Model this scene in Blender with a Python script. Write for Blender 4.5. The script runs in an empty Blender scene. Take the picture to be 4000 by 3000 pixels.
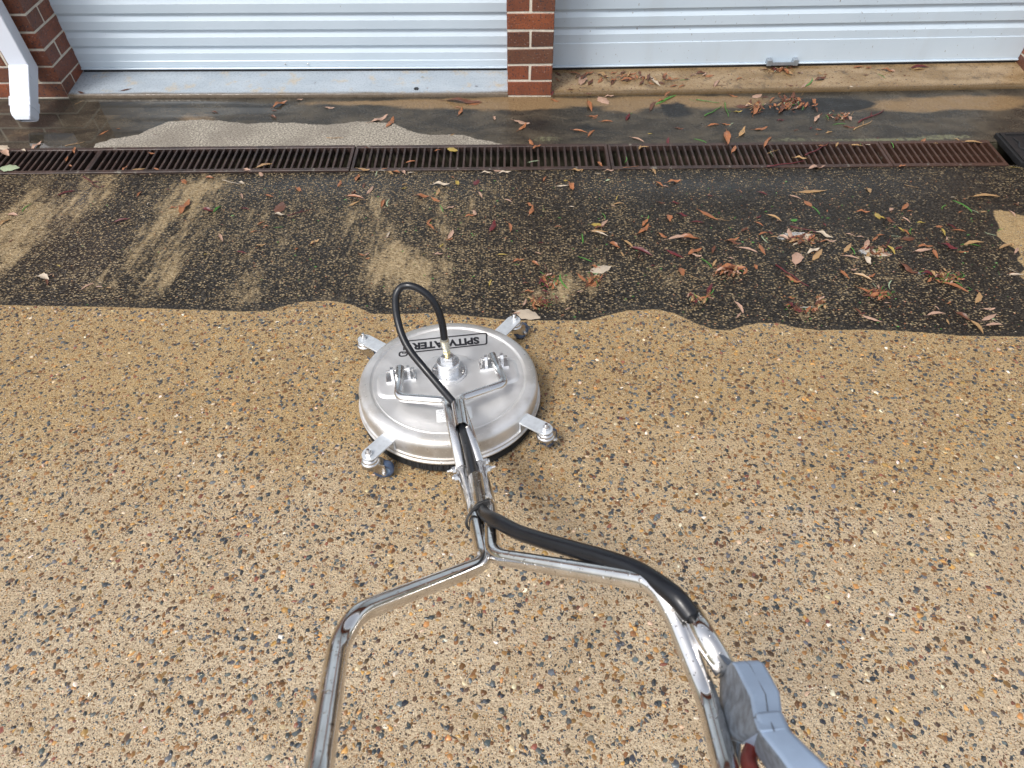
import bpy, bmesh, math, random
import numpy as np
from mathutils import Vector, Matrix
random.seed(7); rng = np.random.default_rng(7)
R = math.radians
S = bpy.context.scene
COL = S.collection

# ------------------------------------------------------------------ camera
F = 2658.0; CAMZ = 1.80; PITCH = R(50); ROLL = R(0.5)
fwd = Vector((0, math.cos(PITCH), -math.sin(PITCH)))
up0 = Vector((0, math.sin(PITCH), math.cos(PITCH))); rt0 = Vector((1, 0, 0))
upv = up0*math.cos(ROLL) + rt0*math.sin(ROLL)
rtv = rt0*math.cos(ROLL) - up0*math.sin(ROLL)
CAM = Vector((0, 0, CAMZ))
cd = bpy.data.cameras.new('camera'); cam = bpy.data.objects.new('camera', cd); COL.objects.link(cam)
m = Matrix((rtv, upv, -fwd)).transposed().to_4x4(); m.translation = CAM; cam.matrix_world = m
cd.sensor_width = 36; cd.sensor_fit = 'HORIZONTAL'; cd.lens = 36*F/4000
cd.clip_start = 0.02; cd.clip_end = 400
cd.dof.use_dof = True; cd.dof.focus_distance = 2.1; cd.dof.aperture_fstop = 8.0
S.camera = cam
# ------------------------------------------------------------------ sky, sun, exposure
SUN_EL, SUN_AZ = R(58), R(-132)          # azimuth measured from +y towards +x
w = bpy.data.worlds.new('World'); S.world = w; w.use_nodes = True
nt = w.node_tree; nt.nodes.clear()
sk = nt.nodes.new('ShaderNodeTexSky'); sk.sky_type = 'NISHITA'; sk.sun_disc = False
sk.sun_elevation = SUN_EL; sk.sun_rotation = SUN_AZ; sk.dust_density = 4.0; sk.air_density = 1.0
hs = nt.nodes.new('ShaderNodeHueSaturation'); hs.inputs['Saturation'].default_value = 0.38
bg = nt.nodes.new('ShaderNodeBackground'); bg.inputs['Strength'].default_value = 0.15
wo = nt.nodes.new('ShaderNodeOutputWorld')
nt.links.new(sk.outputs[0], hs.inputs['Color']); nt.links.new(hs.outputs[0], bg.inputs[0]); nt.links.new(bg.outputs[0], wo.inputs[0])
sd = bpy.data.lights.new('sun', 'SUN'); so = bpy.data.objects.new('sun', sd); COL.objects.link(so)
sd.energy = 1.5; sd.angle = R(13); sd.color = (1.0, 0.96, 0.90)
sdir = Vector((math.sin(SUN_AZ)*math.cos(SUN_EL), math.cos(SUN_AZ)*math.cos(SUN_EL), math.sin(SUN_EL)))
so.rotation_euler = (-sdir).to_track_quat('-Z', 'Y').to_euler(); so.location = (0, 0, 6)
S.view_settings.view_transform = 'Standard'; S.view_settings.look = 'None'
S.view_settings.gamma = 1; S.view_settings.exposure = 0.60; S.view_settings.use_curve_mapping = False
S.render.engine = 'CYCLES'

# ------------------------------------------------------------------ survey: photo point -> place
YD = 2.800; SL = math.tan(R(6.0))        # driveway falls 6 degrees towards the drain at y = YD
NG = Vector((0, SL, 1)).normalized()
def ray(u, v): return (rtv*((u-2000)/F) + upv*((1500-v)/F) + fwd)
def at_depth(u, v, d): return CAM + ray(u, v)*d
def on_flat(u, v, z=0.0):
    r = ray(u, v); return CAM + r*((z-CAMZ)/r.z)
def on_drive(u, v, h=0.0):
    r = ray(u, v); p0 = Vector((0, YD, 0)) + NG*h
    return CAM + r*((p0-CAM).dot(NG)/r.dot(NG))
def drive_z(x, y): return SL*(YD-y)

# ------------------------------------------------------------------ helpers
def add(name, me, mat=None, parent=None, smooth=False):
    o = bpy.data.objects.new(name, me); COL.objects.link(o)
    if mat and len(me.materials) == 0: me.materials.append(mat)
    if parent: o.parent = parent
    if smooth: me.polygons.foreach_set('use_smooth', [True]*len(me.polygons))
    return o
def from_bm(name, bm, mat=None, parent=None, smooth=False, auto=None):
    me = bpy.data.meshes.new(name); bmesh.ops.recalc_face_normals(bm, faces=bm.faces)
    if auto is not None:
        for f in bm.faces: f.smooth = True
        for e in bm.edges:
            if len(e.link_faces) == 2 and e.calc_face_angle(0) > R(auto): e.smooth = False
    bm.to_mesh(me); bm.free()
    return add(name, me, mat, parent, smooth)
def tag(o, label=None, cat=None, group=None, kind=None):
    if label: o['label'] = label
    if cat: o['category'] = cat
    if group: o['group'] = group
    if kind: o['kind'] = kind
    return o
def empty(name, M=None):
    o = bpy.data.objects.new(name, None); COL.objects.link(o); o.empty_display_size = 0.05
    if M is not None: o.matrix_world = M
    return o
def box(bm, x0, x1, y0, y1, z0, z1, M=None):
    vs = [bm.verts.new((x, y, z)) for x in (x0, x1) for y in (y0, y1) for z in (z0, z1)]
    for f in ((0,1,3,2),(4,6,7,5),(0,4,5,1),(2,3,7,6),(0,2,6,4),(1,5,7,3)): bm.faces.new([vs[i] for i in f])
    if M is not None: bmesh.ops.transform(bm, matrix=M, verts=vs)
    return vs
def bevel(bm, w, seg=2):
    bmesh.ops.bevel(bm, geom=list(bm.edges), offset=w, segments=seg, affect='EDGES', profile=0.6, clamp_overlap=True)
def lathe(bm, prof, n=64, M=None, closed=False):
    rings = []; vsall = []
    for r, z in prof:
        if r < 1e-6: rings.append([bm.verts.new((0, 0, z))])
        else: rings.append([bm.verts.new((r*math.cos(2*math.pi*i/n), r*math.sin(2*math.pi*i/n), z)) for i in range(n)])
        vsall += rings[-1]
    pairs = list(zip(rings, rings[1:])) + ([(rings[-1], rings[0])] if closed else [])
    for a, b in pairs:
        for i in range(n):
            j = (i+1) % n
            if len(a) == 1 and len(b) == 1: continue
            if len(a) == 1: bm.faces.new((a[0], b[i], b[j]))
            elif len(b) == 1: bm.faces.new((a[i], a[j], b[0]))
            else: bm.faces.new((a[i], a[j], b[j], b[i]))
    if M is not None: bmesh.ops.transform(bm, matrix=M, verts=vsall)
def spline(pts, n=8):
    P = [Vector(p) for p in pts]; out = []
    for i in range(len(P)-1):
        p0 = P[max(i-1, 0)]; p1 = P[i]; p2 = P[i+1]; p3 = P[min(i+2, len(P)-1)]
        d1 = max((p2-p1).length, 1e-6)**.5; d0 = max((p1-p0).length, 1e-6)**.5 if i else d1
        d2 = max((p3-p2).length, 1e-6)**.5 if i+2 < len(P) else d1
        if i == 0: m1 = (p2-p1)
        else: m1 = ((p1-p0)/d0 - (p2-p0)/(d0+d1) + (p2-p1)/d1)*d1
        if i+2 >= len(P): m2 = (p2-p1)
        else: m2 = ((p2-p1)/d1 - (p3-p1)/(d1+d2) + (p3-p2)/d2)*d1
        for k in range(n):
            t = k/n; t2 = t*t; t3 = t2*t
            out.append(p1*(2*t3-3*t2+1) + m1*(t3-2*t2+t) + p2*(-2*t3+3*t2) + m2*(t3-t2))
    out.append(P[-1]); return out
def fillet(pts, rad, n=8):
    P = [Vector(p) for p in pts]; out = [P[0]]
    for i in range(1, len(P)-1):
        a = (P[i-1]-P[i]); b = (P[i+1]-P[i]); la, lb = a.length, b.length; a.normalize(); b.normalize()
        ang = a.angle(b); t = min(rad/max(math.tan(ang/2), 1e-3), la*.48, lb*.48)
        s, e = P[i]+a*t, P[i]+b*t
        for k in range(n+1):
            q = k/n; out.append(s*(1-q)**2 + P[i]*2*q*(1-q) + e*q*q)
    out.append(P[-1]); return out
def tube(bm, path, r, n=14, cap=True, flat=1.0, nref=None):
    path = [Vector(p) for p in path]; rings = []
    t0 = (path[1]-path[0]).normalized()
    nv = nref or (Vector((0, 0, 1)) if abs(t0.z) < .9 else Vector((1, 0, 0)))
    for i, p in enumerate(path):
        t = (path[min(i+1, len(path)-1)]-path[max(i-1, 0)]).normalized()
        nv = (nv - t*nv.dot(t)).normalized(); b = t.cross(nv)
        rr = r[i] if hasattr(r, '__len__') else r
        rings.append([bm.verts.new(p + (nv*math.cos(2*math.pi*k/n)*flat + b*math.sin(2*math.pi*k/n))*rr) for k in range(n)])
    for a, b in zip(rings, rings[1:]):
        for k in range(n): bm.faces.new((a[k], a[(k+1) % n], b[(k+1) % n], b[k]))
    if cap: bm.faces.new(rings[0][::-1]); bm.faces.new(rings[-1])
    return rings
def prism(bm, poly, z0, z1, M=None):
    a = [bm.verts.new((x, y, z0)) for x, y in poly]; b = [bm.verts.new((x, y, z1)) for x, y in poly]
    n = len(poly)
    for i in range(n): bm.faces.new((a[i], a[(i+1) % n], b[(i+1) % n], b[i]))
    bm.faces.new(a[::-1]); bm.faces.new(b)
    if M is not None: bmesh.ops.transform(bm, matrix=M, verts=a+b)

# ------------------------------------------------------------------ node helper
class NT:
    def __init__(s, name):
        s.m = bpy.data.materials.new(name); s.m.use_nodes = True; s.t = s.m.node_tree; s.t.nodes.clear()
        s.out = s.t.nodes.new('ShaderNodeOutputMaterial'); s.b = s.t.nodes.new('ShaderNodeBsdfPrincipled')
        s.t.links.new(s.b.outputs[0], s.out.inputs[0]); s._tc = None
    def n(s, ty, **kw):
        nd = s.t.nodes.new(ty)
        for k, v in kw.items():
            if k in nd.inputs: s.set(nd.inputs[k], v)
            else: setattr(nd, k, v)
        return nd
    def set(s, inp, v):
        if isinstance(v, bpy.types.NodeSocket): s.t.links.new(v, inp)
        else:
            if hasattr(v, '__len__') and not isinstance(v, str) and len(v) == 3 and inp.type == 'RGBA': v = (*v, 1)
            inp.default_value = v
    def P(s, **kw):
        for k, v in kw.items(): s.set(s.b.inputs[k.replace('_', ' ')], v)
    def co(s, kind='Object'):
        if not s._tc: s._tc = s.t.nodes.new('ShaderNodeTexCoord')
        return s._tc.outputs[kind]
    def mp(s, vec=None, scale=(1, 1, 1), rot=(0, 0, 0), loc=(0, 0, 0)):
        nd = s.t.nodes.new('ShaderNodeMapping'); s.set(nd.inputs['Vector'], vec or s.co())
        nd.inputs['Scale'].default_value = scale; nd.inputs['Rotation'].default_value = rot; nd.inputs['Location'].default_value = loc
        return nd.outputs[0]
    def noise(s, scale, vec=None, detail=4, rough=.55, dist=0, col=False):
        nd = s.n('ShaderNodeTexNoise', Scale=scale, Detail=detail, Roughness=rough, Distortion=dist)
        s.set(nd.inputs['Vector'], vec or s.co()); return nd.outputs[1 if col else 0]
    def voro(s, scale, vec=None, feature='F1', rnd=1.0):
        nd = s.t.nodes.new('ShaderNodeTexVoronoi'); nd.feature = feature; nd.inputs['Scale'].default_value = scale
        nd.inputs['Randomness'].default_value = rnd
        s.set(nd.inputs['Vector'], vec or s.co()); return nd
    def ma(s, op, a, b=0.0, c=None, clamp=False):
        nd = s.t.nodes.new('ShaderNodeMath'); nd.operation = op; nd.use_clamp = clamp
        s.set(nd.inputs[0], a); s.set(nd.inputs[1], b)
        if c is not None: s.set(nd.inputs[2], c)
        return nd.outputs[0]
    def ss(s, x, a, b, lo=0.0, hi=1.0):
        nd = s.t.nodes.new('ShaderNodeMapRange'); nd.interpolation_type = 'SMOOTHSTEP'
        s.set(nd.inputs[0], x)
        if a > b: a, b, lo, hi = b, a, hi, lo
        nd.inputs[1].default_value = a; nd.inputs[2].default_value = b
        nd.inputs[3].default_value = lo; nd.inputs[4].default_value = hi
        return nd.outputs[0]
    def mix(s, f, a, b, blend='MIX'):
        nd = s.t.nodes.new('ShaderNodeMix'); nd.data_type = 'RGBA'; nd.blend_type = blend
        s.set(nd.inputs[0], f); s.set(nd.inputs[6], a); s.set(nd.inputs[7], b); return nd.outputs[2]
    def mixf(s, f, a, b):
        nd = s.t.nodes.new('ShaderNodeMix'); nd.data_type = 'FLOAT'
        s.set(nd.inputs[0], f); s.set(nd.inputs[2], a); s.set(nd.inputs[3], b); return nd.outputs[0]
    def ramp(s, x, stops, const=False):
        nd = s.t.nodes.new('ShaderNodeValToRGB'); s.set(nd.inputs[0], x); cr = nd.color_ramp
        if const: cr.interpolation = 'CONSTANT'
        while len(cr.elements) < len(stops): cr.elements.new(.5)
        for e, (p, c) in zip(cr.elements, stops): e.position = p; e.color = (*c, 1)
        return nd.outputs[0]
    def attr(s, name, col=False):
        nd = s.t.nodes.new('ShaderNodeAttribute'); nd.attribute_name = name; return nd.outputs['Color' if col else 'Fac']
    def bump(s, h, dist, strength=1.0, normal=None):
        nd = s.t.nodes.new('ShaderNodeBump'); s.set(nd.inputs['Height'], h)
        nd.inputs['Distance'].default_value = dist; s.set(nd.inputs['Strength'], strength)
        if normal: s.set(nd.inputs['Normal'], normal)
        return nd.outputs[0]
    def sep(s, c):
        nd = s.t.nodes.new('ShaderNodeSeparateColor'); s.set(nd.inputs[0], c); return nd.outputs

def simple(name, col, rough=.5, metal=0, bumps=None, var=.12, vs=30, **kw):
    t = NT(name); c = t.noise(vs)
    f = t.ss(c, .3, .7)
    t.P(Base_Color=t.mix(f, tuple(max(0, x*(1-var)) for x in col), tuple(min(1, x*(1+var)) for x in col)),
        Roughness=t.mixf(t.noise(vs*2.3), max(rough-.08, .02), min(rough+.08, 1)), Metallic=metal)
    if bumps: t.P(Normal=t.bump(t.noise(bumps[0]), bumps[1], .6))
    for k, v in kw.items(): t.P(**{k: v})
    return t.m

# ------------------------------------------------------------------ materials
PEB = [(0.0, (.036, .044, .052)), (.30, (.10, .112, .118)), (.42, (.27, .145, .055)), (.55, (.44, .24, .08)),
       (.64, (.17, .085, .035)), (.76, (.09, .055, .035)), (.83, (.20, .075, .050)), (.89, (.50, .39, .26)), (.95, (.72, .64, .52))]

def clean_layer(t):
    big = t.noise(1.1, detail=3); mid = t.noise(9, detail=5)
    sep = t.n('ShaderNodeSeparateXYZ'); t.set(sep.inputs[0], t.co())
    silt = t.ss(t.ma('ADD', sep.outputs[1], t.ma('MULTIPLY', t.ma('SUBTRACT', t.noise(1.3, vec=t.mp(scale=(1, 1.6, 1)), detail=4, dist=1.2), .5), 1.5)), 1.35, .55)
    base = t.mix(silt, (.372, .258, .122), (.445, .355, .243))
    base = t.mix(t.ma('MULTIPLY', t.ss(mid, .42, .62), .55), base, t.mix(.5, base, (.24, .155, .07)))
    base = t.mix(t.ma('MULTIPLY', t.ss(t.noise(330, detail=3, rough=.7), .50, .66), .55), base, (.50, .42, .30))
    base = t.mix(t.ma('MULTIPLY', t.ss(t.noise(240, vec=t.mp(loc=(4, 9, 1)), detail=4, rough=.7), .54, .62), .8), base, (.105, .065, .030))
    v1 = t.voro(210); v2 = t.voro(430, vec=t.mp(loc=(3, 5, 1)))
    pc = t.ramp(t.sep(v1.outputs['Color'])[0], PEB, True)
    pc2 = t.ramp(t.sep(v2.outputs['Color'])[1], PEB, True)
    k1 = t.ss(t.ma('ADD', v1.outputs['Distance'], t.ma('MULTIPLY', t.sep(v1.outputs['Color'])[2], .28)), .42, .36)
    k2 = t.ss(t.ma('ADD', v2.outputs['Distance'], t.ma('MULTIPLY', t.sep(v2.outputs['Color'])[2], .30)), .40, .33)
    c = t.mix(t.ma('MULTIPLY', k2, .75), base, pc2); c = t.mix(k1, c, pc)
    h = t.ma('ADD', t.ma('MULTIPLY', k1, .8), t.ma('ADD', t.ma('MULTIPLY', k2, .35), t.ma('MULTIPLY', t.noise(170, detail=4), 3.4)))
    rough = t.mixf(t.ss(t.noise(60, detail=3), .35, .65), .10, .34)
    return c, h, rough

def driveway_material():
    t = NT('driveway_concrete')
    c, h, r = clean_layer(t)
    clean = t.attr('clean'); wear = t.attr('wear'); crack = t.attr('crack'); foam = t.attr('foam'); flow = t.attr('flow'); tyre = t.attr('dark')
    # grime film over a pitted surface: black crevices between small grains, some of which show the tan concrete
    g1 = t.noise(260, detail=4, rough=.6)
    g2 = t.noise(55, vec=t.mp(scale=(.6, 1.3, 1), loc=(7, 1, 0)), detail=4, rough=.65)
    g3 = t.noise(5, vec=t.mp(scale=(1.8, .8, 1)), detail=6, rough=.62)
    g4 = t.noise(1.6, vec=t.mp(scale=(1.6, .7, 1), loc=(2, 8, 0)), detail=4)
    g5 = t.noise(14, vec=t.mp(scale=(2.6, .45, 1), loc=(1, 3, 0)), detail=5, rough=.6, dist=.4)
    cov = t.ma('ADD', .345, t.ma('MULTIPLY', wear, .50))
    cov = t.ma('ADD', cov, t.ma('MULTIPLY', t.ma('SUBTRACT', g3, .5), 1.0))
    cov = t.ma('ADD', cov, t.ma('MULTIPLY', t.ma('SUBTRACT', g5, .5), 1.1))
    cov = t.ma('ADD', cov, t.ma('MULTIPLY', t.ma('SUBTRACT', g4, .5), .6))
    cov = t.ma('SUBTRACT', cov, t.ma('MULTIPLY', tyre, .24))
    wv = t.n('ShaderNodeVectorMath', operation='ADD'); t.set(wv.inputs[0], t.mp(scale=(.72, 1.12, 1)))
    wq = t.n('ShaderNodeVectorMath', operation='SCALE'); t.set(wq.inputs[0], t.noise(60, detail=2, col=True)); wq.inputs['Scale'].default_value = .008; t.set(wv.inputs[1], wq.outputs[0])
    vc = t.voro(135, vec=wv.outputs[0]); rc = t.sep(vc.outputs['Color'])
    on = t.ss(t.ma('SUBTRACT', t.ma('ADD', cov, t.ma('MULTIPLY', t.ma('SUBTRACT', g2, .5), .6)), rc[0]), -.06, .10)
    grain = t.ss(vc.outputs['Distance'], .62, .22)
    film = t.mix(t.ss(t.noise(2.2, vec=t.mp(loc=(4, 4, 0)), detail=4), .35, .65), (.020, .016, .012), (.034, .033, .031))
    film = t.mix(t.ma('MULTIPLY', t.attr('warm'), .8), film, (.052, .032, .014))
    film = t.mix(t.ma('MULTIPLY', t.ma('MULTIPLY', rc[1], rc[1]), .6), film, (.110, .090, .066))
    tan = t.mix(rc[2], (.175, .122, .060), (.37, .285, .170))
    stone = t.mix(on, film, tan)
    fill = t.ma('MAXIMUM', grain, t.ss(t.ma('ADD', cov, t.ma('MULTIPLY', t.ma('SUBTRACT', g1, .5), .5)), .60, 1.05))
    grime = t.mix(fill, (.010, .008, .006), stone); show = grain
    grime = t.mix(t.ss(t.noise(95, vec=t.mp(loc=(9, 2, 3))), .70, .74), grime, (.42, .22, .09))
    edge = t.ma('ADD', clean, t.ma('MULTIPLY', t.ma('SUBTRACT', t.noise(70, detail=3), .5), .012))
    k = t.ss(edge, -.003, .003)
    halo = t.ss(edge, -.05, 0)
    grime = t.mix(t.ma('MULTIPLY', halo, .55), grime, (.022, .020, .018))
    col = t.mix(k, grime, c)
    ck = t.ss(t.ma('ADD', crack, t.ma('MULTIPLY', t.ma('SUBTRACT', t.noise(45, detail=4), .5), .010)), .0022, .0010)
    ck = t.ma('MULTIPLY', ck, t.ss(t.noise(9), .40, .5))
    col = t.mix(t.ma('MULTIPLY', ck, .85), col, (.03, .022, .015))
    fk = t.ma('MULTIPLY', t.ss(t.ma('MULTIPLY', foam, t.noise(90, vec=t.mp(scale=(.7, 1.6, 1)), detail=6, rough=.75)), .36, .44), .8)
    col = t.mix(fk, col, (.50, .50, .50))
    gr = t.mixf(t.ss(t.noise(30, detail=3), .35, .7), .18, .40)
    gr = t.mixf(flow, gr, .10)
    rough = t.mixf(k, gr, r); rough = t.mixf(fk, rough, .5)
    gh = t.ma('ADD', t.ma('MULTIPLY', show, 1.5), t.ma('MULTIPLY', g1, 1.8))
    gh = t.mixf(t.ma('MULTIPLY', flow, .85), gh, t.ma('MULTIPLY', gh, .10))
    hh = t.mixf(k, gh, h); hh = t.ma('SUBTRACT', hh, t.ma('MULTIPLY', ck, 2.0))
    t.P(Base_Color=col, Roughness=rough, Normal=t.bump(hh, .0019, .9), IOR=t.mixf(flow, 1.31, 1.62))
    return t.m

def apron_material():
    t = NT('apron_concrete')
    dry = t.attr('dry'); brown = t.attr('brown'); black = t.attr('black'); pud = t.attr('puddle'); moss = t.attr('moss'); crack = t.attr('crack')
    n1 = t.noise(140, vec=t.mp(scale=(.7, 1.2, 1)), detail=5, rough=.65); n2 = t.noise(7, vec=t.mp(scale=(.7, 1.5, 1)), detail=5, rough=.6, dist=.6)
    base = t.mix(t.ss(n2, .35, .68), (.026, .023, .019), (.066, .055, .040))
    base = t.mix(t.ss(n1, .52, .72), base, (.12, .10, .075))
    bk = t.ss(t.ma('ADD', brown, t.ma('MULTIPLY', t.ma('SUBTRACT', n2, .5), .9)), .32, .75)
    base = t.mix(bk, base, t.mix(t.ss(n1, .35, .7), (.15, .095, .048), (.235, .165, .09)))
    kk = t.ss(t.ma('ADD', black, t.ma('MULTIPLY', t.ma('SUBTRACT', n2, .5), .8)), .42, .6)
    base = t.mix(kk, base, (.018, .017, .016))
    dk = t.ss(t.ma('ADD', dry, t.ma('MULTIPLY', t.ma('SUBTRACT', t.noise(16, detail=5), .5), .040)), -.003, .003)
    dcol = t.mix(t.ss(n1, .38, .66), (.11, .098, .082), (.44, .40, .335))
    dcol = t.mix(t.ss(t.noise(4), .45, .65), dcol, t.mix(.5, dcol, (.15, .13, .11)))
    base = t.mix(dk, base, dcol)
    mk = t.ss(t.ma('MULTIPLY', moss, t.noise(60, detail=4)), .22, .40)
    base = t.mix(t.ma('MULTIPLY', mk, .7), base, (.15, .15, .09))
    sp = t.ss(t.noise(120, vec=t.mp(scale=(.6, 1.2, 1), loc=(5, 5, 5)), detail=3), .68, .72)
    base = t.mix(t.ma('MULTIPLY', sp, .9), base, (.012, .011, .010))
    ck = t.ss(t.ma('ADD', crack, t.ma('MULTIPLY', t.ma('SUBTRACT', t.noise(45, detail=4), .5), .012)), .003, .0015)
    base = t.mix(t.ma('MULTIPLY', ck, .9), base, (.015, .013, .01))
    pk = t.ss(t.ma('ADD', pud, t.ma('MULTIPLY', t.ma('SUBTRACT', t.noise(6, detail=3), .5), .3)), .35, .6)
    wet = t.mixf(t.ss(t.noise(12, detail=4), .35, .65), .20, .42)
    rough = t.mixf(pk, wet, .025); rough = t.mixf(dk, rough, .85)
    st = t.mixf(pk, .7, .03)
    t.P(Base_Color=base, Roughness=rough, Normal=t.bump(n1, .0012, st), IOR=t.mixf(pk, 1.30, 1.55))
    return t.m

def sill_material(name, c0, c1, stain, speck=.5):
    t = NT(name)
    n1 = t.noise(6, vec=t.mp(scale=(.6, 1.6, 1)), detail=5, rough=.6); n2 = t.noise(90, detail=4)
    b = t.mix(t.ss(n1, .35, .65), c0, c1)
    b = t.mix(t.ss(t.noise(11, vec=t.mp(loc=(3, 3, 3)), detail=6, rough=.7), .54, .68), b, stain)
    fr = t.attr('front')
    b = t.mix(t.ma('MULTIPLY', t.ss(t.ma('ADD', fr, t.ma('MULTIPLY', n1, .5)), .95, 1.25), .9), b, (.10, .065, .03))
    sp = t.ss(t.noise(75, vec=t.mp(scale=(.6, 1, 1)), detail=2), .70-.06*speck, .735-.06*speck)
    b = t.mix(t.ma('MULTIPLY', sp, max(.3, .5+speck*.5)), b, (.03, .022, .015))
    ck = t.ss(t.ma('ADD', t.attr('crack'), t.ma('MULTIPLY', t.ma('SUBTRACT', t.noise(30, detail=4), .5), .014)), .0026, .0012)
    b = t.mix(ck, b, (.03, .025, .02))
    t.P(Base_Color=b, Roughness=t.mixf(t.ss(n2, .4, .6), .22, .5), Normal=t.bump(n2, .0008, .6))
    return t.m

def brick_material():
    t = NT('red_brick'); oi = t.n('ShaderNodeObjectInfo'); rnd = oi.outputs['Random']
    base = t.ramp(rnd, [(0, (.27, .078, .036)), (.25, (.21, .068, .036)), (.5, (.15, .058, .034)), (.7, (.085, .043, .030)), (.85, (.29, .085, .036)), (1, (.12, .062, .040))])
    off = t.n('ShaderNodeVectorMath', operation='ADD'); t.set(off.inputs[0], t.co()); t.set(off.inputs[1], oi.outputs['Location'])
    v = off.outputs[0]
    b = t.mix(t.ss(t.noise(18, v, 4), .35, .65), base, t.mix(.5, base, (.12, .045, .028)))
    b = t.mix(t.ss(t.noise(125, v, 3), .57, .63), b, (.035, .032, .040))
    b = t.mix(t.ss(t.noise(150, t.mp(v, loc=(3, 1, 4)), 2), .66, .71), b, (.36, .27, .24))
    t.P(Base_Color=b, Roughness=t.mixf(t.noise(30, v), .28, .6), Normal=t.bump(t.noise(130, v, 5, .65), .0022, .7))
    return t.m

def steel(name, col, rough, brush=None, spots=.0, bumpd=.0003):
    t = NT(name)
    n = t.noise(7, detail=4)
    c = t.mix(t.ss(n, .3, .7), tuple(x*.88 for x in col), col)
    rr = t.mixf(t.ss(t.noise(22, detail=5), .3, .7), rough*.75, min(1, rough*1.25))
    if brush:
        bn = t.noise(1, vec=t.mp(scale=brush), detail=3)
        rr = t.ma('ADD', rr, t.ma('MULTIPLY', t.ma('SUBTRACT', bn, .5), .25))
    h = t.noise(60, detail=3)
    if spots:
        v = t.voro(150); k = t.ss(t.ma('ADD', v.outputs['Distance'], t.ma('MULTIPLY', t.sep(v.outputs['Color'])[0], .9)), .45, .30)
        k = t.ma('MULTIPLY', k, t.ss(t.noise(9, detail=3), .5-spots*.2, .62-spots*.2))
        c = t.mix(t.ma('MULTIPLY', k, .75), c, (.10, .085, .07)); h = t.ma('ADD', h, t.ma('MULTIPLY', k, 2.5))
        bumpd = .0009
    t.P(Base_Color=c, Metallic=1.0, Roughness=rr, Normal=t.bump(h, bumpd, .5))
    return t.m

def deck_material():
    t = NT('brushed_stainless_deck')
    n = t.noise(5, detail=4)
    ge = t.n('ShaderNodeNewGeometry')
    c = t.mix(t.ss(n, .3, .7), (.67, .665, .66), (.77, .765, .76))
    # dried dirty drops gather near the rim on the far-left and right
    v = t.voro(190); rim = t.ss(t.attr('radius'), .20, .262)
    k = t.ss(t.ma('ADD', v.outputs['Distance'], t.ma('MULTIPLY', t.sep(v.outputs['Color'])[0], .8)), .50, .30)
    patch = t.ma('MULTIPLY', t.ss(t.noise(6, vec=t.mp(loc=(1, 2, 0)), detail=5), .40, .58), rim)
    c = t.mix(t.ma('MULTIPLY', patch, .55), c, (.30, .26, .20))
    c = t.mix(t.ma('MULTIPLY', k, t.ma('MULTIPLY', patch, .9)), c, (.70, .68, .66))
    bn = t.noise(1, vec=t.mp(scale=(8, 700, 8)), detail=3)
    rr = t.ma('ADD', t.mixf(t.ss(t.noise(14, detail=5), .3, .7), .42, .56), t.ma('MULTIPLY', t.ma('SUBTRACT', bn, .5), .18))
    drops = t.voro(120, vec=t.mp(loc=(2, 2, 2))); dk = t.ss(t.ma('ADD', drops.outputs['Distance'], t.ma('MULTIPLY', t.sep(drops.outputs['Color'])[1], 1.2)), .40, .20)
    dk = t.ma('MULTIPLY', dk, t.mixf(patch, .25, 1.0)); h = t.ma('ADD', t.ma('MULTIPLY', bn, .10), t.ma('MULTIPLY', dk, 1.2))
    rr = t.mixf(dk, rr, .12)
    t.P(Base_Color=c, Metallic=.80, Roughness=rr, Normal=t.bump(h, .0007, .5))
    return t.m

def door_material(name, dirt):
    dirt = dirt*1.25
    t = NT(name)
    b = t.mix(t.ss(t.noise(2.5, detail=4), .35, .65), (.52, .61, .69), (.55, .64, .72))
    d = t.mp(scale=(1, 1, .55), rot=(0, R(35), 0))
    sp = t.ss(t.noise(95, vec=d, detail=2), .775-.05*dirt, .80-.05*dirt)
    b = t.mix(t.ma('MULTIPLY', sp, .75), b, (.18, .15, .13))
    b = t.mix(t.ma('MULTIPLY', t.ss(t.noise(3, vec=t.mp(scale=(2, 1, .4)), detail=5), .5, .75), .20*dirt), b, (.42, .43, .42))
    t.P(Base_Color=b, Roughness=t.mixf(t.noise(40), .26, .36), Normal=t.bump(t.noise(25, vec=t.mp(scale=(.15, 1, 1))), .0004, .3))
    return t.m

def iron_material():
    t = NT('rusty_cast_iron'); n = t.noise(9, detail=5, rough=.65)
    ge = t.n('ShaderNodeNewGeometry')
    pos = t.n('ShaderNodeSeparateXYZ'); t.set(pos.inputs[0], ge.outputs['Position'])
    right = t.ss(t.ma('ADD', pos.outputs[0], t.ma('MULTIPLY', t.ma('SUBTRACT', n, .5), 1.2)), .9, 2.2)
    b = t.mix(t.ss(n, .35, .65), (.030, .021, .019), (.060, .036, .030))
    b = t.mix(t.ma('MULTIPLY', right, .8), b, (.066, .031, .020))
    b = t.mix(t.ss(t.noise(25, detail=4), .62, .72), b, (.16, .145, .12))
    t.P(Base_Color=b, Roughness=t.mixf(t.noise(30), .28, .6), Metallic=.15, Normal=t.bump(t.noise(120, detail=4), .001, .7))
    return t.m

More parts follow.
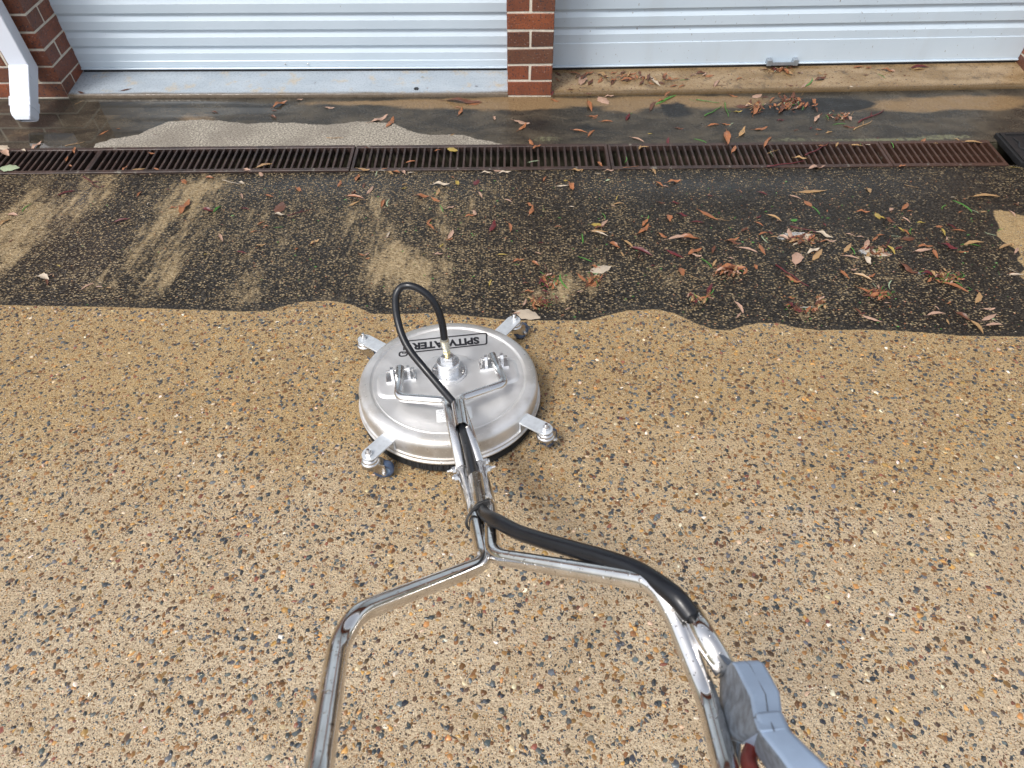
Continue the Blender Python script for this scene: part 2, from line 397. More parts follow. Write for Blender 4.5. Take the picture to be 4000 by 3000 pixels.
M_DRIVE = driveway_material(); M_APRON = apron_material(); M_BRICK = brick_material()
M_SILL_L = sill_material('blue_grey_painted_sill', (.30, .345, .39), (.355, .40, .445), (.38, .345, .29), -1.0)
M_SILL_R = sill_material('muddy_sill', (.19, .125, .060), (.30, .215, .125), (.13, .09, .05), .75)
M_MORTAR = simple('pale_mortar', (.62, .57, .48), .9, bumps=(120, .002), vs=60)
M_DOOR_L = door_material('door_steel_clean', .1); M_DOOR_R = door_material('door_steel_spattered', 1.0)
M_WHITE = simple('white_downpipe_paint', (.68, .72, .80), .30, var=.008, vs=6)
M_IRON = iron_material()
M_TRENCH = simple('wet_trench_concrete', (.060, .055, .038), .35, bumps=(40, .006), var=.5, vs=14)
M_BLACKR = simple('black_rubber', (.012, .012, .013), .5, bumps=(160, .0006))
M_SEAL = simple('black_door_seal', (.010, .010, .012), .6)
M_DECK = deck_material()
def chrome():
    t = NT('polished_stainless_tube'); v = t.voro(210); k = t.ss(t.ma('ADD', v.outputs['Distance'], t.ma('MULTIPLY', t.sep(v.outputs['Color'])[0], 1.1)), .40, .22)
    v2 = t.voro(110, vec=t.mp(loc=(3, 3, 3))); k2 = t.ss(t.ma('ADD', v2.outputs['Distance'], t.ma('MULTIPLY', t.sep(v2.outputs['Color'])[0], 1.6)), .42, .26)
    kk = t.ma('MAXIMUM', k, k2)
    c = t.mix(t.ss(t.noise(18, detail=4), .3, .7), (.70, .68, .66), (.84, .83, .82))
    c = t.mix(t.ma('MULTIPLY', t.ss(t.noise(160, detail=2), .66, .70), .7), c, (.12, .10, .08))
    t.P(Base_Color=c, Metallic=1.0, Roughness=t.mixf(t.ss(t.noise(30, detail=4), .35, .7), .05, .14), Normal=t.bump(t.ma('ADD', kk, t.ma('MULTIPLY', t.noise(40), .12)), .0008, .6))
    return t.m
M_CHROME = chrome(); M_SATIN = steel('satin_stainless_tube', (.86, .855, .85), .24)
M_BOLT = steel('bolt_steel', (.74, .73, .72), .22)
M_ZINC = simple('galvanised_bracket', (.62, .66, .70), .38, metal=.55, var=.08, vs=60)
M_CASTOR = steel('castor_steel', (.55, .52, .48), .26, spots=.6)
M_ALU = steel('bright_aluminium', (.92, .93, .94), .28)
M_BRASS = steel('plated_brass', (.72, .62, .36), .22)
M_HOSE = simple('black_hose_rubber', (.006, .007, .010), .30, bumps=(220, .0003), var=.2)
M_WHEEL = simple('blue_grey_tyre', (.055, .085, .15), .42); M_WHEELC = simple('pale_blue_wheel_core', (.16, .24, .36), .4)
M_GUN = simple('blue_grey_gun_plastic', (.24, .31, .42), .42, bumps=(300, .0003), var=.06)
M_GUNSIDE = simple('shaded_scuffed_gun_plastic', (.105, .125, .155), .5, bumps=(120, .0006), var=.35, vs=90)  # gun's left side: shade painted into the darker colour, plus scuffs and dirt
M_TRIG = simple('red_trigger_plastic', (.10, .018, .014), .35, var=.3)
M_INK = simple('black_print', (.010, .010, .014), .45)
M_STICK = simple('white_sticker_paper', (.80, .82, .83), .4, var=.02)
M_TXT = simple('grey_print', (.30, .30, .33), .6)
M_HTXT = simple('pale_hose_print', (.30, .36, .42), .6)
M_BRUSH = simple('black_bristles', (.010, .010, .010), .75, bumps=(200, .003))
M_STEELD = simple('dull_door_bracket', (.34, .38, .42), .4, metal=.6)
def pebble_material():
    t = NT('wet_pebbles'); c = t.attr('col', True)
    c = t.mix(t.ma('MULTIPLY', t.ss(t.noise(380, detail=3), .5, .7), .35), c, t.mix(.5, c, (.30, .26, .2)))
    t.P(Base_Color=c, Roughness=.22, Normal=t.bump(t.noise(420, detail=2), .0004, .5)); t.b.inputs['IOR'].default_value = 1.4
    return t.m
M_PEB = pebble_material()

# ================================================================== SETTING
# cleaned edge on the driveway, surveyed left to right (photo 4000 px wide)
edge_px = [(-400,1175),(0,1192),(500,1201),(950,1217),(1060,1215),(1085,1202),(1170,1180),(1290,1174),(1380,1192),(1450,1226),(1560,1227),(1700,1222),(1850,1236),(2010,1252),(2300,1252),(2370,1232),(2450,1213),(2560,1208),(2640,1225),(2720,1265),(2790,1288),(2850,1290),(2900,1275),(2960,1262),(3040,1262),(3110,1280),(3200,1290),(3420,1288),(3620,1300),(3760,1312),(4000,1315),(4500,1325)]
EP = [on_drive(u, v) for u, v in edge_px]
ex = np.array([p.x for p in EP]); ey = np.array([p.y for p in EP])
def seg_dist(X, Y, pts):
    d = np.full(X.shape, 9.0)
    for (x0, y0), (x1, y1) in zip(pts, pts[1:]):
        dx, dy = x1-x0, y1-y0; L = dx*dx+dy*dy+1e-12
        t = np.clip(((X-x0)*dx+(Y-y0)*dy)/L, 0, 1)
        d = np.minimum(d, np.hypot(X-(x0+t*dx), Y-(y0+t*dy)))
    return d
def blob(X, Y, f, u, v, ru, rv, k=1.0):
    """soft patch whose centre and half sizes are surveyed at photo point u,v (2212 px wide print)"""
    s = 4000/2212; c = f(u*s, v*s); a = f((u+ru)*s, v*s); b = f(u*s, (v+rv)*s)
    dx = abs(a.x-c.x)+1e-4; dy = abs(b.y-c.y)+1e-4
    return k*np.exp(-(((X-c.x)/dx)**2+((Y-c.y)/dy)**2)*.9)

def grid_mesh(name, xs, ys, zf, mat, attrs):
    X, Y = np.meshgrid(xs, ys); Z = zf(X, Y); ny, nx = X.shape
    co = np.stack([X, Y, Z], -1).reshape(-1, 3).astype(np.float32)
    i = np.arange(nx*ny).reshape(ny, nx)
    q = np.stack([i[:-1, :-1], i[:-1, 1:], i[1:, 1:], i[1:, :-1]], -1).reshape(-1, 4).astype(np.int32)
    me = bpy.data.meshes.new(name); me.vertices.add(len(co)); me.vertices.foreach_set('co', co.ravel())
    me.loops.add(q.size); me.loops.foreach_set('vertex_index', q.ravel())
    me.polygons.add(len(q)); me.polygons.foreach_set('loop_start', np.arange(0, q.size, 4, dtype=np.int32))
    me.update(calc_edges=True)
    for k, fn in attrs.items():
        a = me.attributes.new(k, 'FLOAT', 'POINT'); a.data.foreach_set('value', fn(X, Y).ravel().astype(np.float32))
    me.polygons.foreach_set('use_smooth', [True]*len(me.polygons))
    me.materials.append(mat); return add(name, me)

# drain line, slightly bent at the middle
def drain_edge(vs_, n=3): return [on_flat(u, v) for u, v in vs_]
DB = drain_edge([(-300, 578), (2000, 577), (4300, 543)]); DFr = drain_edge([(-300, 655), (2000, 682), (4300, 662)])
def lin(pts, x): return np.interp(x, [p.x for p in pts], [p.y for p in pts])
yfront = float(np.mean([p.y for p in DFr])); 
for p in DFr: p.y = p.y
XS = np.linspace(-3.6, 3.6, 721)

def clean_fn(X, Y):
    e = np.interp(X, ex, ey); g = np.gradient(ey, ex)
    s = np.interp(X, ex, g); d = (e-Y)/np.sqrt(1+s*s)
    # a second cleaned patch reaches in from the right
    c = on_drive(4250, 1060)
    r = np.hypot((X-c.x)/.23, (Y-c.y)/.44); an = np.arctan2(Y-c.y, X-c.x); d2 = (1-r*(1+.10*np.sin(5*an+1)+.06*np.sin(13*an)))*.2
    return np.maximum(d, d2)
WEAR = [(30,520,60,90,.9),(60,420,60,50,.4),(200,420,40,80,.5),(350,600,40,45,.9),(300,560,60,60,.5),(400,450,50,70,.65),(435,405,45,18,.7),(500,520,50,60,.4),
 (835,575,60,50,.95),(800,480,90,70,.6),(900,600,50,30,.7),(960,520,70,120,.5),(870,420,120,40,.35),(560,640,60,20,.3),(620,480,60,60,.25),
 (1100,560,60,60,.4),(1170,520,60,100,.4),(1215,620,22,60,1.1),(1262,615,35,35,.9),(1290,560,40,30,.6),(1150,640,60,25,.8),(1060,430,40,30,.4),
 (1340,470,30,60,.45),(1430,500,60,30,.3),(1500,600,60,40,.3),(1620,520,50,16,.4),(1745,515,70,14,.9),(1760,660,90,24,.4),(1850,600,60,24,.45),(1940,600,60,14,.8),(1880,560,60,14,.7),(2080,640,60,24,.3),
 (2000,690,80,14,.2),(700,650,60,20,.35),(330,480,30,60,.4),(1450,590,60,40,.35)]
def wear_fn(X, Y):
    a = np.zeros(X.shape)
    for b in WEAR: a = a + blob(X, Y, on_drive, *b)
    a += .42*np.clip((.7-X)/2.2, 0, 1)
    return np.clip(a, 0, 1.5)
def dark_fn(X, Y):
    a = sum(blob(X, Y, on_drive, *b) for b in [(1650,430,380,60,1.0),(1120,450,30,90,.7),(300,400,60,40,.5),(620,420,90,50,.6),(700,560,90,60,.3),(1500,640,200,30,.4),(2050,470,150,110,.5)])
    return np.clip(a, 0, 1.3)
def warm_fn(X, Y): return np.clip(sum(blob(X, Y, on_drive, *b) for b in [(60,470,190,160,1.1),(860,540,260,110,.8),(1170,560,160,90,.6),(2150,480,110,160,.9)]), 0, 1)
def foam_fn(X, Y):
    return np.clip(sum(blob(X, Y, on_drive, *b) for b in [(1720,505,50,6,1),(1690,515,20,6,.8),(1900,548,40,8,1),(1865,540,16,8,.8),(1990,590,34,7,.8),(1740,664,34,4,.9),(1330,528,16,5,.7),(2160,594,40,6,.7),(1320,502,12,4,.8),(2020,560,30,6,.5),(1480,528,20,4,.4)]), 0, 1)
def flow_fn(X, Y):
    return np.clip(sum(blob(X, Y, on_drive, *b) for b in [(190,420,50,70,1),(230,520,60,80,.9),(1500,400,500,26,.8),(700,400,200,24,.6)]), 0, 1)
CR = [[(-100,1470),(90,1462),(190,1455),(320,1415),(390,1408),(460,1370),(520,1348),(620,1340),(740,1295),(870,1278),(1010,1215),(1110,1195),(1250,1198)],
      [(1790,1870),(1800,1905),(1785,1960),(1765,2010),(1755,2090)],[(1868,2215),(1880,2290),(1905,2370),(1925,2440),(1918,2500)],[(1985,2500),(1990,2600),(1965,2700),(1975,2800),(1990,2890),(1960,3000)],
      [(3400,1490),(3480,1530),(3600,1560)]]
def crack_fn(X, Y):
    d = np.full(X.shape, 1.0)
    for c in CR: d = np.minimum(d, seg_dist(X, Y, [tuple(on_drive(u, v))[:2] for u, v in c]))
    return d
def drive_y(t): return t
ys = np.concatenate([np.linspace(-1.0, .3, 40), np.linspace(.31, YD+.03, 252)])
def drv_attr(f): return f
# the upper rows follow the drain's front edge
Xg, Tg = np.meshgrid(XS, np.linspace(0, 1, 290))
def warp_rows():
    me = grid_mesh('driveway', XS, ys, lambda X, Y: drive_z(X, Y), M_DRIVE, {'clean': clean_fn, 'wear': wear_fn, 'dark': dark_fn, 'foam': foam_fn, 'flow': flow_fn, 'crack': crack_fn, 'warm': warm_fn})
    return me
drv = warp_rows(); tag(drv, kind='structure')
# far ground behind and beside the camera, one sheet under everything
bm = bmesh.new()
xs_ = [-90, -3.6, 3.6, 90]; ys_ = [-90, -14, -1.0, YD+.2]
zz = lambda y: (SL*(YD-max(y, -14)) - .012) if y < YD else -.30
vg = [[bm.verts.new((x, y, zz(y) - (.02 if abs(x) > 4 else 0))) for x in xs_] for y in ys_]
for j in range(3):
    for i in range(3):
        if j == 2 and i == 1: continue
        bm.faces.new((vg[j][i], vg[j][i+1], vg[j+1][i+1], vg[j+1][i]))
bm.faces.new([bm.verts.new(p) for p in ((-90, YD+.2, -.3), (90, YD+.2, -.3), (90, 90, -.3), (-90, 90, -.3))])
M_FAR = simple('far_ground', (.16, .15, .10), .9, var=.3, vs=2)
tag(from_bm('ground', bm, M_FAR), kind='structure')

# trench
GY0, GY1 = YD+.03, 3.030
bm = bmesh.new()
box(bm, -3.6, 3.6, GY0-.03, GY0+.004, -.26, -.005); box(bm, -3.6, 3.6, GY1-.006, GY1+.03, -.26, -.006)
box(bm, -3.6, 3.6, GY0-.03, GY1+.03, -.29, -.235)
box(bm, -3.6, 3.6, GY0+.004, GY0+.016, -.24, -.10)
tag(from_bm('drain_channel', bm, M_TRENCH), kind='structure')

# apron
def poly_sd(X, Y, pts):
    d = seg_dist(X, Y, pts+[pts[0]]); ins = np.zeros(X.shape, bool)
    for (x0, y0), (x1, y1) in zip(pts, pts[1:]+[pts[0]]):
        c = ((y0 > Y) != (y1 > Y)) & (X < (x1-x0)*(Y-y0)/((y1-y0) if y1 != y0 else 1e-9)+x0); ins ^= c
    return np.where(ins, d, -d)
K = 4000/2212
drypx = [(205,311),(240,301),(300,290),(330,276),(370,262),(440,258),(500,263),(540,268),(600,264),(700,270),(760,264),(800,262),(850,268),(880,282),(930,292),(990,290),(1030,300),(1090,312),(1090,320),(205,320)]
def dry_fn(X, Y): return poly_sd(X, Y, [tuple(on_flat(u*K, v*K))[:2] for u, v in drypx])
def bl(lst): return lambda X, Y: np.clip(sum(blob(X, Y, on_flat, *b) for b in lst), 0, 1.3)
brown_fn = bl([(1000,225,160,14,.9),(780,222,160,6,.7),(1140,222,80,16,.9),(1300,220,120,12,.7),(1560,222,140,14,.9),(1450,215,100,8,.6),(2100,222,160,16,1.1),(1900,232,120,16,.5),(420,262,60,20,.7),(250,250,60,24,.35),(40,290,60,20,.4),(1350,240,60,12,.5)])
black_fn = bl([(1455,235,36,20,.8),(1640,245,120,20,.6),(1820,225,80,14,1.0),(1740,228,70,12,1.0),(1150,262,70,30,.45),(1300,280,140,24,.5),(20,235,40,30,.3),(1900,290,140,10,.4)])
pud_fn = bl([(90,270,180,50,1.2),(220,250,170,30,1.1),(380,232,140,18,.8),(600,235,120,16,.5),(200,300,150,12,.8)])
moss_fn = bl([(1180,300,50,8,.7),(1900,302,150,5,.8),(2050,294,80,6,.7),(1700,300,60,8,.5),(640,312,100,5,.3)])
def acr_fn(X, Y): return seg_dist(X, Y, [tuple(on_flat(u, v))[:2] for u, v in [(2005,385),(2012,440),(2006,470),(2040,520),(2050,545),(2070,575)]])
apr = grid_mesh('apron', XS, np.linspace(GY1, 3.78, 76), lambda X, Y: X*0, M_APRON, {'dry': dry_fn, 'brown': brown_fn, 'black': black_fn, 'puddle': pud_fn, 'moss': moss_fn, 'crack': acr_fn})
tag(apr, kind='structure')

# ------------------------------------------------------------------ garage: bays
ZB = .0; 
LC = on_flat(271, 385); LM = on_flat(1983, 379); RM = on_flat(2154, 378); RC = on_flat(4035, 346)
REV = .225                                # depth of the reveals
def bay_frame(a, b):
    d = Vector((b.x-a.x, b.y-a.y, 0)); L = d.length; d.normalize(); n = Vector((-d.y, d.x, 0))
    return Matrix(((d.x, n.x, 0, a.x), (d.y, n.y, 0, a.y), (0, 0, 1, 0), (0, 0, 0, 1))), L
ML, LL = bay_frame(LC, LM); MR, LR = bay_frame(RM, RC)
H_DOOR = 2.15
def sill(name, M, L, mat, label, crackpts):
    n = 240; ny = 12; prof = [(0, 0.0), (0.0, .016), (.004, .0205)] + [(.01+REV*1.15*i/ny, .021+.022*i/ny) for i in range(ny+1)]
    co = []; fr = []
    rs = random.Random(3)
    for i in range(n+1):
        for k, (y, z) in enumerate(prof):
            co.append((L*i/n, y+(rs.uniform(-.0012, .0012) if k < 4 else 0), z)); fr.append(1-min(1, y/.10) if k > 1 else 1.4)
    m_ = len(prof); fc = [(i*m_+k, (i+1)*m_+k, (i+1)*m_+k+1, i*m_+k+1) for i in range(n) for k in range(m_-1)]
    me = bpy.data.meshes.new(name); me.from_pydata(co, [], fc)
    a = me.attributes.new('front', 'FLOAT', 'POINT'); a.data.foreach_set('value', fr)
    X = np.array([c[0] for c in co]); Y = np.array([c[1] for c in co]); Mi = M.inverted()
    d = np.full(X.shape, 1.0)
    for c in crackpts: d = np.minimum(d, seg_dist(X, Y, [tuple(Mi @ on_flat(u, v, .03))[:2] for u, v in c]))
    a = me.attributes.new('crack', 'FLOAT', 'POINT'); a.data.foreach_set('value', d)
    o = add(name, me, mat, smooth=True); o.matrix_world = M
    return tag(o, kind='structure')
sill('left_sill', ML, LL, M_SILL_L, '', [[(1430,288),(1420,305),(1372,340),(1380,360),(1366,390)],[(890,345),(885,375)]])
sill('right_sill', MR, LR, M_SILL_R, '', [[(2848,275),(2860,300),(2900,330),(2905,360)],[(3283,270),(3310,310),(3345,335),(3355,355)]])

def curtain(name, L, z0, z1, flat, grv, mat, parent, y0):
    prof = []; z = z0
    while z < z1:   # flat face, then a groove: shadow gap at its top, sloping ledge at its foot
        prof += [(y0, z), (y0, z+flat), (y0+.002, z+flat+.003), (y0+.0105, z+flat+grv*.48), (y0+.012, z+flat+grv*.56), (y0+.010, z+flat+grv-.006), (y0+.001, z+flat+grv-.0015)]
        z += flat+grv
    bm = bmesh.new(); a = [bm.verts.new((0, y, z)) for y, z in prof]; b = [bm.verts.new((L, y, z)) for y, z in prof]
    a2 = [bm.verts.new((0, y+.02, z)) for y, z in (prof[0], prof[-1])]; b2 = [bm.verts.new((L, y+.02, z)) for y, z in (prof[0], prof[-1])]
    for i in range(len(prof)-1): bm.faces.new((a[i], b[i], b[i+1], a[i+1]))
    bm.faces.new((a2[0], b2[0], b[0], a[0])); bm.faces.new((a[-1], b[-1], b2[1], a2[1])); bm.faces.new((a2[0], a2[1], b2[1], b2[0]))
    return from_bm(name, bm, mat, parent)
def roller_door(M, L, flat, grv, rail, mat, label, inset):
    d = empty('roller_door', M); tag(d, label, 'garage door', 'garage roller doors')
    y = REV; zb = .044
    bm = bmesh.new(); box(bm, .01, L-.01, y-.004, y+.02, zb-.006, zb+.008); from_bm('rubber_seal', bm, M_SEAL, d)
    bm = bmesh.new()
    box(bm, .001, L-.001, y-.010, y+.018, zb+.008, zb+.016); box(bm, .001, L-.001, y-.002, y+.018, zb+.016, zb+rail)
    bevel(bm, .002, 1); from_bm('bottom_rail', bm, mat, d)
    curtain('curtain', L+.008, zb+rail-.004, H_DOOR, flat, grv, mat, d, y+.002).location.x = -.004
    for x in (0, L-.02):
        bm = bmesh.new(); box(bm, x-.0, x+.012 if x == 0 else x+.02, y+.024, y+.05, zb-.01, H_DOOR); from_bm('guide_rail', bm, M_SEAL, d)
    return d
dl = roller_door(ML, LL, .043, .040, .052, M_DOOR_L, 'clean pale blue-grey corrugated roller door left of the centre brick pier', 0)
dr = roller_door(MR, LR, .047, .040, .135, M_DOOR_R, 'dirt-spattered pale roller door with wide bottom panel right of the centre brick pier', 0)
for z in (.078,):
    bm = bmesh.new()
for u, v in ((1108, 266), (1198, 266)):
    p = ML.inverted() @ on_flat(u, v, .075)
    bm = bmesh.new(); lathe(bm, [(0, 0), (.005, 0), (.0045, .003), (.002, .005), (0, .005)], 12, Matrix.Translation((p.x, REV-.003, .078)) @ Matrix.Rotation(R(90), 4, 'X'))
    from_bm('rivet', bm, M_BOLT, dl, smooth=True)
# lift bracket at the foot of the right door
xb = (MR.inverted() @ on_flat(3052, 258, .05)).x
bm = bmesh.new(); box(bm, xb-.075, xb+.075, REV-.030, REV-.004, .056, .062); box(bm, xb-.075, xb+.075, REV-.032, REV-.029, .056, .074)
bevel(bm, .001, 1); o = from_bm('lift_handle', bm, M_STEELD, dr)
for s in (-1, 1):
    bm = bmesh.new(); box(bm, xb+s*.072-.014, xb+s*.072+.014, REV-.036, REV-.002, .054, .088); bevel(bm, .003, 1)
    b_ = from_bm('handle_bracket', bm, M_STEELD, o)

# ------------------------------------------------------------------ bricks
BH, BC, BL, BW, J = .076, .0845, .230, .110, .010
_bm_cache = {}
def brick_mesh(lx, ly, lz=BH, var=0):
    k = (round(lx, 3), round(ly, 3), var)
    if k not in _bm_cache:
        rr = random.Random(int(lx*1000+ly*77777)+var); bm = bmesh.new(); box(bm, -lx/2, lx/2, -ly/2, ly/2, -lz/2, lz/2)
        for v in bm.verts: v.co += Vector((rr.uniform(-.0015, .0015), rr.uniform(-.001, .001), rr.uniform(-.0015, .0015)))
        bevel(bm, .003, 1); me = bpy.data.meshes.new('brick'); bm.to_mesh(me); bm.free(); me.materials.append(M_BRICK); _bm_cache[k] = me
    return _bm_cache[k]
def lay(parent, x0, x1, y0, y1, z):
    o = bpy.data.objects.new('brick', brick_mesh(x1-x0, y1-y0, var=random.randint(0, 3))); COL.objects.link(o); o.parent = parent
    o.location = ((x0+x1)/2, (y0+y1)/2 + random.uniform(-.0012, .0012), z+BH/2)
NR = 26
def pier_base(label, M, name='brick_pier'):
    e = empty(name, M); tag(e, label, 'brick pier'); return e
# left wall: front runs left from its corner at the bay, reveal runs back to the door
e = pier_base('red brick wall corner behind the white downpipe, left of the left door', ML)
bm = bmesh.new(); box(bm, -1.30, -.0022, .0022, REV+.10, -.05, NR*BC); from_bm('mortar', bm, M_MORTAR, e)
for r_ in range(NR):
    z = .006+r_*BC
    if r_ % 2 == 0:
        x = 0
        while x > -1.25: lay(e, x-BL, x, 0, BW, z); x -= BL+J
        lay(e, -BW, 0, BW+J, REV+.01, z)
    else:
        lay(e, -BW, 0, 0, REV+.01, z); x = -BW-J
        while x > -1.2: lay(e, x-BL, x, 0, BW, z); x -= BL+J
# centre pier
Mc, Lc = bay_frame(LM, RM)
e = pier_base('narrow red brick pier one brick wide between the two roller doors', Mc)
wq = Lc
bm = bmesh.new(); box(bm, .0022, wq-.0022, .0022, REV+.10, -.05, NR*BC); from_bm('mortar', bm, M_MORTAR, e)
for r_ in range(NR):
    z = .006+r_*BC
    if r_ % 2 == 0:
        lay(e, 0, wq, 0, BW, z); lay(e, 0, BW-.003, BW+J, REV+.01, z); lay(e, wq-BW+.003, wq, BW+J, REV+.01, z)
    else:
        h = (wq-J)/2; lay(e, 0, h, 0, REV+.01, z); lay(e, h+J, wq, 0, REV+.01, z)
# right pier
Mr2 = MR @ Matrix.Translation((LR, 0, 0))
e = pier_base('dark red brick wall at the far right end of the right door', Mr2)
bm = bmesh.new(); box(bm, .0022, 1.2, .0022, REV+.10, -.05, NR*BC); from_bm('mortar', bm, M_MORTAR, e)
for r_ in range(NR):
    z = .006+r_*BC
    if r_ % 2 == 0:
        x = 0
        while x < 1.05: lay(e, x, x+BL, 0, BW, z); x += BL+J
        lay(e, 0, BW, BW+J, REV+.01, z)
    else:
        lay(e, 0, BW, 0, REV+.01, z); x = BW+J
        while x < 1.0: lay(e, x, x+BL, 0, BW, z); x += BL+J
# lintel wall and eave over the doors (above the frame; seen only in reflections)
bm = bmesh.new(); box(bm, -3.6, 3.9, 3.52, 3.95, NR*BC+.002, NR*BC+.35); 
tag(from_bm('lintel_wall', bm, simple('brick_red_wall', (.20, .06, .035), .7)), 'red brick wall over the garage doors, above the picture', 'wall')
bm = bmesh.new(); box(bm, -3.8, 4.1, 3.05, 3.95, NR*BC+.352, NR*BC+.45)
tag(from_bm('eave', bm, M_WHITE), 'white eave and soffit over the garage doors, above the picture', 'eave')

# ------------------------------------------------------------------ downpipe
dp = empty('downpipe', Matrix.Translation((LC.x-.22, LC.y-.05, 0))); tag(dp, 'white rectangular metal downpipe with its kicked-out foot over the puddle at left', 'downpipe')
def rect_tube(name, stations, mat, parent, wall=.003, solid=False):
    bm = bmesh.new(); rings = []
    for (c, xv, yv, a, b) in stations:
        c, xv, yv = Vector(c), Vector(xv), Vector(yv)
        rings.append([bm.verts.new(c+xv*sx*a/2+yv*sy*b/2) for sx, sy in ((-1, -1), (1, -1), (1, 1), (-1, 1))])
    for p, q in zip(rings, rings[1:]):
        for k in range(4): bm.faces.new((p[k], p[(k+1) % 4], q[(k+1) % 4], q[k]))
    if solid: bm.faces.new(rings[0][::-1]); bm.faces.new(rings[-1])
    bmesh.ops.recalc_face_normals(bm, faces=bm.faces)
    es = [e_ for e_ in bm.edges if abs(e_.calc_length()) > 0]
    o = from_bm(name, bm, mat, parent)
    md = o.modifiers.new('bevel', 'BEVEL'); md.width = .006; md.segments = 3; md.limit_method = 'ANGLE'; md.angle_limit = R(50)
    if not solid: md2 = o.modifiers.new('solid', 'SOLIDIFY'); md2.thickness = wall; md2.offset = -1
    return o
PX = (on_flat(85, 283, .19)).x-.0; PYE = LC.y-.062
iv = dp.matrix_world.inverted()
def dpl(x, y, z): return iv @ Vector((x, y, z))
elb = on_flat(72, 300, .16); elb.x += .040; 
top_c = Vector((elb.x, PYE, 2.4)); el_c = Vector((elb.x, PYE, .205))
endp = on_flat(72, 470, .055); endp.x = elb.x+.044
kd = (endp-el_c).normalized(); kn = Vector((0, -kd.z, kd.y)); kn = -kn if kn.y > 0 and False else kn
rect_tube('pipe', [(iv @ top_c, (1, 0, 0), (0, 1, 0), .10, .07), (iv @ el_c, (1, 0, 0), (0, .85, -.52), .10, .080)], M_WHITE, dp)
rect_tube('offset_section', [(iv @ el_c, (1, 0, 0), (0, .85, -.52), .102, .082), (iv @ (el_c+kd*.20), (1, 0, 0), tuple(kn), .10, .070)], M_WHITE, dp)
rect_tube('collar', [(iv @ (el_c+kd*.195), (1, 0, 0), tuple(kn), .108, .078), (iv @ (el_c+kd*.245), (1, 0, 0), tuple(kn), .108, .078)], M_WHITE, dp)
rect_tube('spout', [(iv @ (el_c+kd*.243), (1, 0, 0), tuple(kn), .102, .072), (iv @ (el_c+kd*.275), (1, 0, 0), tuple(kn), .101, .072), (iv @ (el_c+kd*.290+Vector((0, 0, -.004))), (1, 0, 0), (0, .62, -.78), .092, .064), (iv @ (el_c+kd*.297+Vector((0, 0, -.010))), (1, 0, 0), (0, .75, -.66), .076, .050)], M_WHITE, dp)

# ------------------------------------------------------------------ drain grates
gr_joint_u = [-420, 372, 1377, 2382, 3475, 3925]
bar_bm = bmesh.new(); box(bar_bm, -.0052, .0052, -.088, .088, -.026, 0); bevel(bar_bm, .0022, 1)
bar_me = bpy.data.meshes.new('bar'); bar_bm.to_mesh(bar_me); bar_bm.free(); bar_me.materials.append(M_IRON)
names = ['at the far left under the downpipe', 'left of the centre pier with its front rail lifted', 'in the middle below the centre pier', 'right of the centre pier', 'rusty, at the right end beside the black cover']
for gi, (ua, ub) in enumerate(zip(gr_joint_u, gr_joint_u[1:])):
    a = on_flat(ua, 625); b = on_flat(ub, 625)
    yc = (GY0+GY1)/2 + (.003, -.004, .002, 0, .002)[gi]
    x0, x1 = a.x+.002, b.x-.002; L = x1-x0
    g = empty('drain_grate', Matrix.Translation(((x0+x1)/2, yc, .002)) @ Matrix.Rotation(R((0, .12, -.08, .1, -.1)[gi]), 4, 'Z'))
    if gi == 1: g.location.z = .008
    tag(g, 'brown iron slotted drain grate ' + names[gi], 'drain grate', 'grates laid end to end in the drain')
    for s in (-1, 1):
        bm = bmesh.new(); box(bm, -L/2, L/2, s*.098-.011, s*.098+.011, -.028, .001); bevel(bm, .0015, 1); from_bm('side_rail', bm, M_IRON, g)
        bm = bmesh.new(); box(bm, s*(L/2-.007)-.007, s*(L/2-.007)+.007, -.0872, .0872, -.027, .0005); bevel(bm, .0015, 1); from_bm('end_rail', bm, M_IRON, g)
    n = int(round((L-.028)/.0325)); 
    for i in range(1, n):
        o = bpy.data.objects.new('bar', bar_me); COL.objects.link(o); o.parent = g
        o.location = (-L/2+.014+(L-.028)*i/n, 0, random.uniform(-.0008, .0002)); o.rotation_euler = (0, 0, random.uniform(-.006, .006))
# black moulded cover over the right end
xe = on_flat(3928, 600).x; cov = empty('drain_cover', Matrix.Translation((xe+.01, (GY0+GY1)/2+.01, .004)))
tag(cov, 'black moulded cover with ribbed leaf pattern over the right end of the drain', 'drain cover')
bm = bmesh.new(); box(bm, 0, .55, -.13, .135, -.01, .018); bevel(bm, .004, 2); from_bm('plate', bm, M_BLACKR, cov)
bm = bmesh.new(); 
for x in (.02, .53): box(bm, x-.008, x+.008, -.12, .125, .0175, .024)
for y in (-.112, .117): box(bm, .028, .522, y-.008, y+.008, .0176, .0242)
from_bm('raised_border', bm, M_BLACKR, cov)
for k in range(9):
    bm = bmesh.new(); c0 = Vector((.05+.053*k, 0, .018))
    for s in (-1, 1):
        tube(bm, [c0, c0+Vector((.02, s*.04, .003)), c0+Vector((.012, s*.085, 0))], .004, 6)
    from_bm('rib', bm, M_BLACKR, cov)

